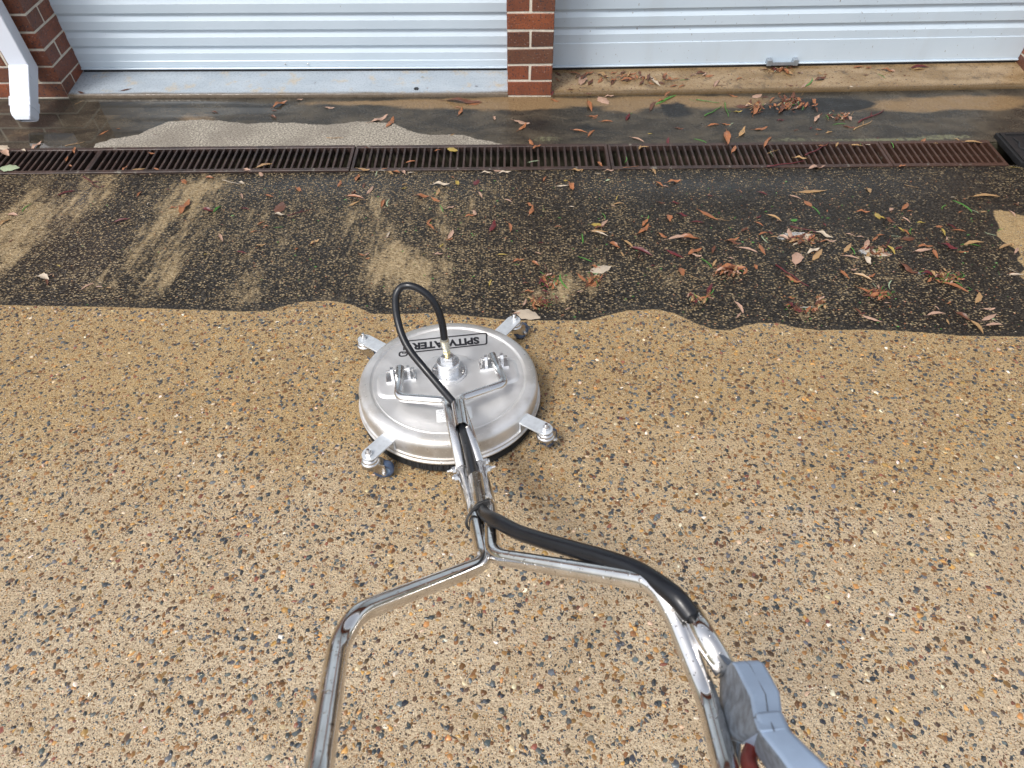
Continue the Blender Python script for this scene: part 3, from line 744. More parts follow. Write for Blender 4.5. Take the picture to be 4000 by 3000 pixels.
# ------------------------------------------------------------------ pebbles set in the cleaned concrete
def pebbles(name, N, lo, hi, ybounds, mat):
    # irregular seven-sided domes: foot ring, shoulder ring, flat crown
    k = 6
    x = rng.uniform(-2.5, 2.6, N*2); y = rng.uniform(ybounds[0], ybounds[1], N*2)
    keep = (np.abs(x) < 1.35+.62*np.clip(y, 0, 3)) & (clean_fn(x, y) > .006)
    dens = .55+.45*np.sin(x*3.1+np.sin(y*2.3)*2)*np.sin(y*4.2+np.cos(x*1.7)*2); keep &= rng.random(N*2) < .62+.38*dens
    x = x[keep][:N]; y = y[keep][:N]; N = len(x)
    s = lo*(hi/lo)**(rng.random(N)**1.9); asp = rng.uniform(.36, .95, N); rot = rng.uniform(0, math.pi, N)
    th = (np.arange(k)*2*math.pi/k)[None, :]+rng.uniform(-.38, .38, (N, k)); rad = rng.uniform(.66, 1.15, (N, k))
    px = np.cos(th)*rad*s[:, None]/2; py = np.sin(th)*rad*(s*asp)[:, None]/2
    c, sn = np.cos(rot)[:, None], np.sin(rot)[:, None]; qx = px*c-py*sn; qy = px*sn+py*c
    hgt = np.clip(s*rng.uniform(.04, .20, N), .0004, .0024); nv = 3*k+1
    V = np.zeros((N, nv, 3), np.float32)
    for j, sc in enumerate((1.22, 1.0, .70)):
        V[:, j*k:(j+1)*k, 0] = x[:, None]+qx*sc; V[:, j*k:(j+1)*k, 1] = y[:, None]+qy*sc
        V[:, j*k:(j+1)*k, 2] = (.00005, .0001, 0)[j] + (hgt[:, None]*.8 if j == 2 else 0)
    V[:, 3*k, 0] = x+rng.normal(0, .12, N)*s; V[:, 3*k, 1] = y+rng.normal(0, .12, N)*s; V[:, 3*k, 2] = hgt
    V[:, :, 2] += SL*(YD-V[:, :, 1])
    fl = []
    for i in range(k):
        j = (i+1) % k; fl += [(i, j, k+j), (i, k+j, k+i), (k+i, k+j, 2*k+j), (k+i, 2*k+j, 2*k+i), (2*k+i, 2*k+j, 3*k)]
    fl = np.array(fl, np.int32); fa = (fl[None]+(np.arange(N)*nv)[:, None, None]).reshape(-1, 3).astype(np.int32)
    me = bpy.data.meshes.new(name); me.vertices.add(N*nv); me.vertices.foreach_set('co', V.ravel())
    me.loops.add(fa.size); me.loops.foreach_set('vertex_index', fa.ravel())
    me.polygons.add(len(fa)); me.polygons.foreach_set('loop_start', np.arange(0, fa.size, 3, dtype=np.int32)); me.update(calc_edges=True)
    me.polygons.foreach_set('use_smooth', [True]*len(me.polygons))
    pal = np.array([c_ for _, c_ in PEB]); wts = np.array([.21, .20, .11, .09, .17, .13, .025, .055, .01]); wts /= wts.sum()
    ci = pal[rng.choice(len(pal), N, p=wts)]*rng.uniform(.55, 1.2, (N, 1)); ci = np.clip(ci*rng.uniform(.92, 1.08, (N, 3)), 0, 1)
    cc = np.ones((N, nv, 4), np.float32); cc[:, :, :3] = ci[:, None, :]*rng.uniform(.75, 1.2, (N, nv, 1)); cc[:, :k, :3] = (.20, .135, .065)
    a = me.attributes.new('col', 'FLOAT_COLOR', 'POINT'); a.data.foreach_set('color', cc.ravel())
    o = add(name, me, mat); tag(o, 'multicoloured river pebbles set flush in the cleaned tan concrete', 'pebbles', kind='stuff'); return o
pebbles('pebbles', 80000, .0032, .0165, (.15, 2.15), M_PEB)

# ================================================================== SURFACE CLEANER
DC = on_drive(1752, 1478, .11); DC = DC - NG*.11            # foot of the deck's axis on the driveway
YAW = R(9.5)
zax = NG.copy(); xax = Vector((math.cos(YAW), math.sin(YAW), 0)); xax = (xax - zax*xax.dot(zax)).normalized(); yax = zax.cross(xax)
MM = Matrix((xax, yax, zax)).transposed().to_4x4(); MM.translation = DC
MI = MM.inverted()
sc = empty('surface_cleaner', MM); tag(sc, 'round stainless steel pressure-washing surface cleaner on four castors with long chrome handlebars', 'surface cleaner')
RD = .266
def loc(u, v, d): return MI @ at_depth(u, v, d)
# deck
bm = bmesh.new()
prof = [(RD-.012, .040), (RD+.006, .040), (RD+.007, .0455), (RD+.003, .050), (RD+.001, .052), (RD+.0045, .0535), (RD+.004, .058), (RD-.001, .060),
        (RD-.001, .098), (RD-.003, .106), (RD-.009, .1125), (RD-.018, .1155), (RD-.033, .1190), (RD-.0355, .1184), (RD-.0375, .1145), (RD-.0400, .1130), (RD-.0435, .1130), (RD-.0455, .1148), (.14, .1150), (.0, .1150)]
lathe(bm, prof, 128)
deck = from_bm('deck', bm, M_DECK, sc, auto=40)
a = deck.data.attributes.new('radius', 'FLOAT', 'POINT'); a.data.foreach_set('value', [math.hypot(v.co.x, v.co.y) for v in deck.data.vertices])
# embossed rib: round boss with two side pads
def emb(theta, grow=0):
    c, s = abs(math.cos(theta)), math.sin(theta)
    hx, hy0, hy1 = .203+grow, .050+grow, -.058-grow
    ty = (hy0 if s > 0 else -hy1)/max(abs(s), 1e-4); tx = hx/max(c, 1e-4)
    p = 6; r = (tx**-p+ty**-p)**(-1/p); rc = (.098 if s > 0 else .118)+grow
    q = 14; return (r**q+rc**q)**(1/q)
bm = bmesh.new(); n = 180; rings = []
for g, z in ((.0065, .1149), (.003, .1170), (0, .1196), (-.004, .1203), (-.03, .1205)):
    rings.append([bm.verts.new((emb(2*math.pi*i/n, g)*math.cos(2*math.pi*i/n), emb(2*math.pi*i/n, g)*math.sin(2*math.pi*i/n), z)) for i in range(n)])
for p, q in zip(rings, rings[1:]):
    for i in range(n): bm.faces.new((p[i], p[(i+1) % n], q[(i+1) % n], q[i]))
cv = bm.verts.new((0, 0, .1205))
for i in range(n): bm.faces.new((rings[-1][i], rings[-1][(i+1) % n], cv))
o = from_bm('embossed_panel', bm, M_DECK, sc, auto=50)
a = o.data.attributes.new('radius', 'FLOAT', 'POINT'); a.data.foreach_set('value', [0.0]*len(o.data.vertices))
# brush skirt: a core and a fringe of bristle tufts
bm = bmesh.new(); lathe(bm, [(RD-.022, .040), (RD-.004, .040), (RD+.002, .008), (RD-.018, .006)], 96, closed=True)
rb = random.Random(5)
for i in range(900):
    t = rb.uniform(0, 2*math.pi); r0 = RD-rb.uniform(.002, .012); r1 = RD+rb.uniform(.000, .013); dt = rb.uniform(-.02, .02); z1 = rb.uniform(.002, .014)
    c0 = Vector((r0*math.cos(t), r0*math.sin(t), .040)); c1 = Vector((r1*math.cos(t+dt), r1*math.sin(t+dt), z1)); e_ = Vector((-math.sin(t), math.cos(t), 0))*.0022
    bm.faces.new([bm.verts.new(c0-e_), bm.verts.new(c0+e_), bm.verts.new(c1)])
from_bm('brush_skirt', bm, M_BRUSH, sc)
# hub
hubM = Matrix.Translation((.004, .012, 0))
bm = bmesh.new(); lathe(bm, [(.030, .1188), (.0505, .1188), (.051, .120), (.051, .1315), (.0495, .1328), (.033, .1330)], 72, hubM); fl = from_bm('hub_flange', bm, M_ALU, sc, auto=35)
bm = bmesh.new(); pr = [(.0335, .1330)]
for k in range(4): pr += [(.0335, .137+k*.006), (.0318, .138+k*.006), (.0318, .1405+k*.006), (.0335, .1415+k*.006)]
pr += [(.0335, .166), (.031, .1685), (.018, .169), (0, .169)]; lathe(bm, pr, 64, hubM); from_bm('swivel_body', bm, M_ALU, sc, auto=35)
def hexprism(bm, r, z0, z1, M=None, n=6): lathe(bm, [(0, z0), (r*.93, z0), (r, z0+.001), (r, z1-.001), (r*.9, z1), (0, z1)], n, M)
bm = bmesh.new(); hexprism(bm, .0215, .169, .187, hubM); lathe(bm, [(.016, .187), (.0155, .190), (.009, .191), (0, .191)], 32, hubM); from_bm('swivel_nut', bm, M_ALU, sc)
for k in range(4):
    t = R(-115+90*k)+.1; bm = bmesh.new(); Ms = hubM @ Matrix.Translation((.043*math.cos(t), .043*math.sin(t), 0))
    lathe(bm, [(.0062, .1329), (.006, .1336), (.0046, .1336), (.0046, .1331)], 20, Ms); lathe(bm, [(.0044, .1330), (.0044, .1345), (.0022, .1347), (.0020, .1335), (0, .1335)], 20, Ms)
    from_bm('cap_screw', bm, M_BOLT, fl)
# hose fitting, leaning a little back with the hose
hub_top = hubM @ Vector((0, 0, .189))
f0 = hub_top; f1 = MI @ at_depth(1736, 1326, (at_depth(1736,1326,1).dot(fwd) and 1.93))
def solve_depth(u, v, zlocal):
    d = 1.9
    for _ in range(30):
        z = loc(u, v, d).z; z2 = loc(u, v, d+.001).z; d -= (z-zlocal)/((z2-z)/.001)
    return d
f1 = loc(1735, 1324, solve_depth(1735, 1324, .262))
ax = (f1-f0).normalized(); Mf = Matrix.Translation(f0) @ ax.to_track_quat('Z', 'Y').to_matrix().to_4x4(); Lf = (f1-f0).length
bm = bmesh.new(); lathe(bm, [(0, 0), (.0085, 0), (.0085, .008), (.0075, .010), (.0075, .012)], 20, Mf); hexprism(bm, .0112, .012, .026, Mf); from_bm('brass_fitting', bm, M_BRASS, sc)
bm = bmesh.new(); hexprism(bm, .0105, .026, .036, Mf); lathe(bm, [(.0085, .036), (.0120, .040), (.0128, .046), (.0128, Lf-.004), (.0115, Lf), (0, Lf)], 24, Mf); from_bm('hose_ferrule', bm, simple('zinc_ferrule', (.62, .60, .50), .25, metal=.9), sc)

# hose loop and upper run, through both sleeves and down to the lance tube
loop = [(1735,1321,None,.262),(1728,1268,None,.300),(1709,1208,None,.345),(1676,1158,None,.382),(1633,1127,None,.402),(1594,1116,None,.408),(1565,1124,None,.400),(1548,1151,None,.385),(1545,1191,None,.362),(1553,1250,None,.330),(1573,1316,None,.298),(1606,1376,None,.270),(1655,1436,None,.243),(1709,1500,None,.222),(1751,1549,None,.210),(1780,1583,None,.205)]
hp = [f1-ax*.01] + [loc(u, v, solve_depth(u, v, z)) for u, v, _, z in loop[1:]]
H2 = [(1792,1610,1.765),(1812,1690,1.68),(1834,1780,1.555),(1851,1860,1.46),(1872,1950,1.345),(1896,2008,1.24),(1950,2040,1.17),(2022,2078,1.12),(2120,2111,1.065),(2241,2146,1.01),(2362,2181,.96),(2482,2225,.915),(2573,2280,.88),(2645,2338,.855),(2700,2408,.845)]
hp += [loc(*q) for q in H2]
bm = bmesh.new(); hsp = spline(hp, 8); i0 = (len(hp)-11)*8; tube(bm, hsp, [.0104+.0024*min(1, max(0, (i-i0)/14)) for i in range(len(hsp))], 20); hose = from_bm('hose', bm, M_HOSE, sc, smooth=True)

# handle tubes
TR = .0136
Lt = [(1562,1436,1.905),(1556,1556,1.83),(1742,1566,1.795),(1782,1680,1.72),(1806,1840,1.545),(1849,1990,1.31),(1878,2125,1.16),(1902,2190,1.08),(1720,2283,.955),(1420,2408,.845),(1318,2500,.825),(1303,2640,.765),(1247,3000,.625),(1190,3300,.53)]
def ptz(u, v, z): return loc(u, v, solve_depth(u, v, z))
Lp = [ptz(1563, 1438, .150), ptz(1556, 1553, .155), ptz(1745, 1567, .172)] + [loc(*q) for q in [(1806,1840,1.535),(1855,2020,1.275),(1895,2200,1.11),(1392,2395,.865),(1322,2520,.825),(1247,3000,.625),(1170,3420,.52)]]
Rp = [ptz(1922, 1388, .150), ptz(1972, 1500, .155), ptz(1793, 1560, .172)] + [loc(*q) for q in [(1874,1822,1.535),(1915,1990,1.275),(1925,2172,1.115),(2560,2275,.885),(2640,2420,.86),(2762,2724,.80),(2835,3000,.70),(2930,3400,.60)]]
def handle(P, k):
    up_ = P[:4]; lo = P[3:]
    path1 = fillet(up_, .030, 8); bm = bmesh.new(); tube(bm, path1, TR*.96, 20); from_bm('yoke_tube', bm, M_SATIN, sc, smooth=True)
    path2 = fillet(lo, .085, 14); bm = bmesh.new(); tube(bm, path2, TR, 22); from_bm('handlebar_tube', bm, M_CHROME, sc, smooth=True)
    # joint ring and through bolts
    d = (lo[1]-lo[0]).normalized(); Mq = Matrix.Translation(lo[0]) @ d.to_track_quat('Z', 'Y').to_matrix().to_4x4()
    bm = bmesh.new(); lathe(bm, [(TR*.9, -.001), (TR*1.06, -.001), (TR*1.06, .003), (TR*.9, .003)], 28, Mq, closed=True); from_bm('joint_ring', bm, M_BOLT, sc, smooth=False)
    return lo[0], d
jl, dlx = handle(Lp, 0); jr, drx = handle(Rp, 1)
side = (jr-jl).normalized()
for s, j, dd in ((-1, jl, dlx), (1, jr, drx)):
    for off in (-.022, .030):
        c = j + dd*off + side*s*(TR)
        q = (side*s).to_track_quat('Z', 'Y').to_matrix().to_4x4(); Mb = Matrix.Translation(c) @ q
        bm = bmesh.new(); hexprism(bm, .0078, -.002, .008, Mb); lathe(bm, [(.0058, .008), (.0050, .0115), (0, .012)], 16, Mb)
        if (off < 0) == (s < 0): lathe(bm, [(.0030, .011), (.0030, .020), (0, .0205)], 12, Mb)
        from_bm('joint_bolt', bm, M_BOLT, sc)
# weld plates between the tubes
def sleeve(a, b, r, name='hose_sleeve'):
    a, b = Vector(a), Vector(b); d = b-a; Mq = Matrix.Translation(a) @ d.normalized().to_track_quat('Z', 'Y').to_matrix().to_4x4(); L = d.length
    bm = bmesh.new(); lathe(bm, [(r-.0018, 0), (r, 0), (r, L), (r-.0018, L)], 40, Mq, closed=True); return from_bm(name, bm, M_CHROME, sc, auto=35)
sleeve(loc(1791, 1580, 1.775), loc(1806, 1672, 1.695), .0185)
sleeve(loc(1861, 1872, 1.445), loc(1886, 1994, 1.285), .0180)
# zip tie with its plug round the lower sleeve
mid = loc(1884, 2004, 1.275); tied = (Lp[4]-Lp[3]).normalized()
nrm = side.cross(tied).normalized(); 
if nrm.z < 0: nrm = -nrm
bm = bmesh.new(); pth = []
for i in range(41):
    t = 2*math.pi*i/40; pth.append(mid - nrm*.006 + side*(.030*math.cos(t)-.004) + nrm*(.023*math.sin(t)) + tied*(.012*-math.cos(t)+.010))
tube(bm, pth, .0028, 8, flat=.5); zt = from_bm('cable_tie', bm, M_BLACKR, sc, smooth=True)
bm = bmesh.new(); Mz = Matrix.Translation(mid+nrm*.018+side*.013) @ Matrix((side, tied, nrm)).transposed().to_4x4(); box(bm, -.006, .006, -.004, .007, -.003, .006, Mz); bevel(bm, .001, 1); from_bm('tie_head', bm, M_BLACKR, zt)
bm = bmesh.new(); d = (loc(1886,1994,1.285)-loc(1861,1872,1.445)).normalized(); Mq = Matrix.Translation(loc(1886,1994,1.285)) @ d.to_track_quat('Z', 'Y').to_matrix().to_4x4()
lathe(bm, [(.012, -.008), (.0172, -.008), (.0195, .002), (.019, .006), (.0155, .006), (.013, -.004)], 32, Mq, closed=True); from_bm('rubber_grommet', bm, M_BLACKR, sc, smooth=True)
# lance tube and gun
g0 = loc(2690, 2384, .855); g1 = loc(2838, 2622, .80)
bm = bmesh.new(); tube(bm, [g0, g1], .0146, 28); from_bm('lance_tube', bm, M_CHROME, sc, smooth=True)
d = (g1-g0).normalized(); Mq = Matrix.Translation(g0) @ d.to_track_quat('Z', 'Y').to_matrix().to_4x4()
bm = bmesh.new(); lathe(bm, [(.0120, -.003), (.0146, -.003), (.0149, -.001), (.0146, .001), (.0120, .001)], 28, Mq, closed=True); from_bm('end_bush', bm, M_BLACKR, sc, smooth=True)

# the trigger gun: closed loops of four corners (top left, top right, bottom right, bottom left)
gun = empty('trigger_gun'); gun.matrix_world = MM @ Matrix.Translation(loc(2900, 2640, .77)); tag(gun, 'blue-grey spray gun with red trigger fixed to the right handlebar', 'spray gun')
GI = gun.matrix_world.inverted()
def gp(u, v, d): return GI @ at_depth(u, v, d)
def loft(name, rings, mat, bev=.004, seg=3, sub=0, side=True):
    bm = bmesh.new(); rr = [[bm.verts.new(gp(*q)) for q in r_] for r_ in rings]
    for p, q in zip(rr, rr[1:]):
        k = len(p)
        for i in range(k): bm.faces.new((p[i], p[(i+1) % k], q[(i+1) % k], q[i]))
    bm.faces.new(rr[0][::-1]); bm.faces.new(rr[-1]); bmesh.ops.recalc_face_normals(bm, faces=bm.faces)
    o = from_bm(name, bm, mat, gun, smooth=True)
    if bev: md = o.modifiers.new('bevel', 'BEVEL'); md.width = bev; md.segments = seg; md.limit_method = 'ANGLE'; md.angle_limit = R(28)
    md = o.modifiers.new('wn', 'WEIGHTED_NORMAL')
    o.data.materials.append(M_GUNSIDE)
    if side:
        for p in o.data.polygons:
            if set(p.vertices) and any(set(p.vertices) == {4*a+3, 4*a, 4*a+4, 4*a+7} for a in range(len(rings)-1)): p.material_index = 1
    if sub: o.modifiers.new('sub', 'SUBSURF').levels = sub; o.modifiers['sub'].render_levels = sub
    return o
body = loft('body', [
  [(2852,2583,.772),(2962,2576,.772),(2990,2640,.83),(2812,2618,.83)],
  [(2870,2600,.760),(2985,2590,.760),(3000,2700,.83),(2808,2650,.83)],
  [(2932,2722,.700),(3048,2700,.700),(3000,2830,.80),(2806,2760,.80)],
  [(2945,2800,.668),(3058,2785,.668),(3010,2930,.76),(2812,2880,.77)],
  [(2962,2860,.640),(3085,2850,.640),(3010,2960,.70),(2890,2900,.73)]], M_GUN, .004)
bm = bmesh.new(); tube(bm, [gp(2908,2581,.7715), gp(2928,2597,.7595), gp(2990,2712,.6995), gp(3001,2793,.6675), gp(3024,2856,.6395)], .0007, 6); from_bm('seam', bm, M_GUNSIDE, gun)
grip = loft('grip', [
  [(2940,2778,.672),(3056,2765,.672),(3040,2850,.715),(2935,2850,.715)],
  [(2968,2870,.640),(3095,2850,.640),(3060,2960,.700),(2950,2945,.700)],
  [(3040,2960,.610),(3172,2925,.610),(3150,3040,.665),(3010,3040,.665)],
  [(3110,3060,.580),(3262,3010,.580),(3240,3140,.635),(3080,3150,.635)],
  [(3200,3200,.550),(3370,3140,.550),(3340,3280,.605),(3170,3300,.605)]], M_GUN, .007, 4)
guard = loft('trigger_guard', [
  [(2806,2745,.795),(2890,2740,.770),(2905,2800,.770),(2812,2860,.80)],
  [(2815,2880,.775),(2885,2860,.745),(2900,2900,.745),(2822,2960,.780)],
  [(2826,2980,.750),(2880,2960,.715),(2892,3010,.715),(2834,3060,.755)],
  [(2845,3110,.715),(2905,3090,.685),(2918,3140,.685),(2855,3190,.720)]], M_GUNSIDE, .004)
bm = bmesh.new(); tube(bm, spline([gp(2965,2880,.715), gp(2940,2925,.712), gp(2925,2975,.700), gp(2950,3040,.680), gp(3000,3110,.665)], 6), .0085, 12, flat=1.2); from_bm('trigger', bm, M_TRIG, gun, smooth=True)
bm = bmesh.new(); tube(bm, [gp(2800,2610,.80), gp(2812,2640,.79)], .0165, 24)
for u, v, d_ in ((2918,2722,.735), (2897,2836,.735)):
    bm2 = bmesh.new(); c = gp(u, v, d_-.008); q = (gp(u, v, d_-.05)-gp(u+15, v, d_+.01)).normalized().to_track_quat('Z', 'Y').to_matrix().to_4x4()
    lathe(bm2, [(0, 0), (.0030, 0), (.0030, .002), (0, .002)], 14, Matrix.Translation(c) @ q); from_bm('gun_screw', bm2, M_INK, gun)
bm.free()

# clevises with pins and ring clips
for s, (u, v) in ((-1, (1562, 1440)), (1, (1926, 1392))):
    c = ptz(u, v, .148); cx, cy = c.x, c.y
    cl = empty('clevis'); cl.parent = sc; cl.location = (cx, cy-.010, .1188); cl.scale = (.92, .9, .86)
    bm = bmesh.new(); box(bm, -.047, .047, -.022, .022, 0, .010); bevel(bm, .0012, 1); from_bm('base_plate', bm, M_ALU, cl)
    for t in (-1, 1):
        bm = bmesh.new(); Mz = Matrix.Translation((t*.026-.0045, 0, .010)) @ Matrix(((0, 0, 1, 0), (1, 0, 0, 0), (0, 1, 0, 0), (0, 0, 0, 1)))
        prism(bm, [(-.014, 0), (.014, 0), (.014, .030), (.006, .040), (-.006, .040), (-.014, .030)], 0, .009, Mz); from_bm('lug', bm, M_ALU, cl)
    bm = bmesh.new(); tube(bm, [Vector((-.044, 0, .037)), Vector((.044, 0, .037))], .0036, 12); from_bm('pin', bm, M_BOLT, cl, smooth=True)
    bm = bmesh.new(); ring = [Vector((-s*.040, .016*math.cos(t_)-.006, .028+.017*math.sin(t_))) + Vector((-s*.004*math.cos(t_*2), 0, 0)) for t_ in np.linspace(0, 2*math.pi, 25)]
    tube(bm, ring, .0011, 6); from_bm('ring_clip', bm, M_BOLT, cl, smooth=True)

# castors: bracket arm, swivel, fork, wheel
def castor(bu, bv, fork_deg, zt=.094):
    p = ptz(bu, bv, zt+.004); a = math.atan2(p.y, p.x); rb_ = math.hypot(p.x, p.y)
    arm = empty('castor'); arm.parent = sc; arm.matrix_local = Matrix.Rotation(a, 4, 'Z')
    hw = .0225; pts = [(RD-.002, -hw), (rb_-.004, -hw)] + [(rb_-.004+hw*math.sin(t)*1.0, -hw*math.cos(t)) for t in np.linspace(.2, math.pi-.2, 10)] + [(rb_-.004, hw), (RD-.002, hw)]
    bm = bmesh.new(); prism(bm, pts, zt-.0055, zt); bevel(bm, .0008, 1)
    o = from_bm('bracket', bm, M_ZINC, arm)
    bm = bmesh.new(); box(bm, RD-.001, RD+.0045, -hw, hw, .058, zt-.0056); from_bm('flange', bm, M_ZINC, arm)
    T = Matrix.Translation((rb_, 0, 0))
    bm = bmesh.new(); hexprism(bm, .0098, zt, zt+.009, T); lathe(bm, [(.0075, zt+.009), (.007, zt+.012), (.0052, zt+.0125), (.0052, zt+.019), (.004, zt+.0205), (0, zt+.0205)], 20, T); from_bm('bolt', bm, M_BOLT, arm)
    bm = bmesh.new(); lathe(bm, [(.008, zt-.0056), (.010, zt-.010), (.016, zt-.011), (.021, zt-.014), (.0225, zt-.018), (.021, zt-.0205), (.0215, zt-.0215), (.025, zt-.023), (.026, zt-.027), (.0235, zt-.030), (0, zt-.030)], 40, T); sw = from_bm('swivel', bm, M_BOLT, arm, smooth=True)
    fk = math.radians(fork_deg)-a-YAW; fx = Matrix.Translation((rb_, 0, 0)) @ Matrix.Rotation(fk, 4, 'Z')
    wr = .0285; wx = .031
    bm = bmesh.new()
    for t in (-1, 1):
        Mz = fx @ Matrix.Translation((0, t*.0135-(.0012), 0)) @ Matrix(((1, 0, 0, 0), (0, 0, 1, 0), (0, 1, 0, 0), (0, 0, 0, 1)))
        prism(bm, [(-.023, zt-.029), (.022, zt-.029), (.036, zt-.038), (.038, wr-.004), (.033, wr-.010), (.024, wr-.009), (.002, wr+.010), (-.023, zt-.040)], 0, .0026, Mz)
    box(bm, -.023, .030, -.0135, .0135, zt-.033, zt-.0298, fx); box(bm, .0225, .034, -.0135, .0135, zt-.0375, zt-.034, fx)
    from_bm('fork', bm, M_CASTOR, arm)
    wM = fx @ Matrix.Translation((wx, 0, wr)) @ Matrix.Rotation(R(90), 4, 'X')
    bm = bmesh.new(); lathe(bm, [(.017, -.0108), (.023, -.0112), (.0275, -.0090), (wr, -.005), (wr, .005), (.0275, .0090), (.023, .0112), (.017, .0108)], 40, wM, closed=True); from_bm('tyre', bm, M_WHEEL, arm, smooth=True)
    bm = bmesh.new(); lathe(bm, [(0, -.0095), (.0168, -.0095), (.0168, .0095), (0, .0095)], 32, wM); from_bm('wheel_core', bm, M_WHEELC, arm)
    bm = bmesh.new()
    for t in (-1, 1):
        Ma = wM @ Matrix.Translation((0, 0, t*.0135)) @ (Matrix.Rotation(math.pi, 4, 'X') if t < 0 else Matrix.Identity(4))
        hexprism(bm, .0068, 0, .006, Ma); lathe(bm, [(.0046, .006), (.0046, .0095), (.003, .0105), (0, .0095)], 16, Ma)
    from_bm('axle_bolt', bm, M_BOLT, arm)
castor(1440, 1772, 8); castor(2133, 1672, 62); castor(2009, 1243, 42); castor(1420, 1318, -18)

# lettering on the deck
def text_mesh(body, size, offset=0, ext=.0002, spacing=1.0, align='CENTER'):
    cu = bpy.data.curves.new('t', 'FONT'); cu.body = body; cu.size = size; cu.offset = offset; cu.extrude = ext; cu.align_x = align; cu.align_y = 'CENTER'
    cu.space_character = spacing; cu.resolution_u = 3
    ob = bpy.data.objects.new('t', cu); COL.objects.link(ob); dg = bpy.context.evaluated_depsgraph_get()
    me = bpy.data.meshes.new_from_object(ob.evaluated_get(dg)); bpy.data.objects.remove(ob); bpy.data.curves.remove(cu); return me
def on_deck(u, v, z=.115): return ptz(u, v, z)
pA = on_deck(1380+1280/2.592, 1220+280/2.592); pB = on_deck(1380+600/2.592, 1220+345/2.592)     # start and end of the word
wd = (pB-pA); wd.z = 0; Lw = wd.length; wang = math.atan2(wd.y, wd.x); ctr = (pA+pB)/2
me = text_mesh('SPITWATER', .043, .0019, .0001, 1.0); xsx = [v.co.x for v in me.vertices]; fw = Lw/(max(xsx)-min(xsx))
o = add('maker_name', me, M_INK, sc); o.location = (ctr.x, ctr.y, .1156); o.rotation_euler = (0, 0, wang); o.scale = (fw, 1.0, 1)
def ribbon(name, pts, wdt, z, mat, close=False):
    P = [Vector((p[0], p[1], 0)) for p in pts]; n = len(P); bm = bmesh.new(); rr = []
    for i, p in enumerate(P):
        a_ = P[(i-1) % n] if (i or close) else p; b_ = P[(i+1) % n] if (i < n-1 or close) else p
        t = (b_-a_).normalized(); nn = Vector((-t.y, t.x, 0))*wdt/2
        rr.append([bm.verts.new(p+nn+Vector((0, 0, z))), bm.verts.new(p-nn+Vector((0, 0, z))), bm.verts.new(p+nn+Vector((0, 0, z+.0003))), bm.verts.new(p-nn+Vector((0, 0, z+.0003)))])
    for i in range(n if close else n-1):
        a_, b_ = rr[i], rr[(i+1) % n]; bm.faces.new((a_[2], b_[2], b_[3], a_[3])); bm.faces.new((a_[0], b_[0], b_[2], a_[2])); bm.faces.new((a_[1], a_[3], b_[3], b_[1]))
    return from_bm(name, bm, mat, sc)
Zq = lambda x, y: tuple(on_deck(1380+x/2.592, 1220+y/2.592))[:2]
def rnd(pts, r=.006): return [(p.x, p.y) for p in fillet([(a_, b_, 0) for a_, b_ in pts], r, 5)]
frame = rnd([Zq(512, 386), Zq(515, 295), Zq(1350, 210), Zq(1350, 322), Zq(600, 405), Zq(468, 402), Zq(466, 448), Zq(540, 440), Zq(548, 412)], .008)
ribbon('name_border', frame, .0050, .1153, M_INK)
ribbon('name_mark', [Zq(500, 408), Zq(500, 420), Zq(528, 417), Zq(540, 405)], .0026, .1153, M_INK)
# care sticker
sA, sB, sC, sD = [Vector(Zq(*q)) for q in ((838, 990), (1192, 950), (1207, 1072), (850, 1120))]
xd = (sB-sA); sang = math.atan2(xd.y, xd.x); sw_ = xd.length; sh = ((sD-sA).length+(sC-sB).length)/2; cc = (sA+sB+sC+sD)/4
bm = bmesh.new(); cr = .005; poly = []
for cx, cy, a0 in ((sw_/2-cr, sh/2-cr, 0), (-sw_/2+cr, sh/2-cr, 90), (-sw_/2+cr, -sh/2+cr, 180), (sw_/2-cr, -sh/2+cr, 270)):
    poly += [(cx+cr*math.cos(R(a0+k*18)), cy+cr*math.sin(R(a0+k*18))) for k in range(6)]
prism(bm, poly, 0, .0003); st = from_bm('sticker', bm, M_STICK, sc); st.location = (cc.x, cc.y, .1152); st.rotation_euler = (0, 0, sang)
for k, tx in enumerate(['USE NO', 'WATERPR', 'GREAS', 'DEPE', 'CONTAC', 'QUESTIO']):
    me = text_mesh(tx, sh*.155, .00012, .00005, align='CENTER')
    o = add('print_line', me, M_TXT, st); o.location = (-sw_*.32, sh*(.36-.145*k), .0004)
# print along the hose
hs_ = spline([loc(*q) for q in [(2190,2155,1.03),(2241,2171,1.01),(2362,2208,.96),(2482,2258,.915)]], 12)
cum = [0]
for a_, b_ in zip(hs_, hs_[1:]): cum.append(cum[-1]+(b_-a_).length)
vm = [MI @ CAM]
txt = 'AEON  DN  EN853 2SN  EXCEEDS'
bmj = bmesh.new(); step = cum[-1]/len(txt)
for i, ch in enumerate(txt):
    if ch == ' ': continue
    s_ = (i+.5)*step; j = max(k for k in range(len(cum)-1) if cum[k] <= s_); q = (s_-cum[j])/(cum[j+1]-cum[j]); p = hs_[j].lerp(hs_[j+1], q)
    # centre line of the hose nearest to this letter
    t = (hs_[j+1]-hs_[j]).normalized(); vw = (vm[0]-p).normalized(); vw = (vw-t*vw.dot(t)).normalized()
    me = text_mesh(ch, step*1.45, .0001, .00004); tmp = bmesh.new(); tmp.from_mesh(me); Mx = Matrix((t, vw.cross(t), vw)).transposed().to_4x4(); Mx.translation = p + vw*.0006
    bmesh.ops.transform(tmp, matrix=Mx, verts=tmp.verts); me2 = bpy.data.meshes.new('x'); tmp.to_mesh(me2); tmp.free(); bmj.from_mesh(me2)
HOSETXT = bmj

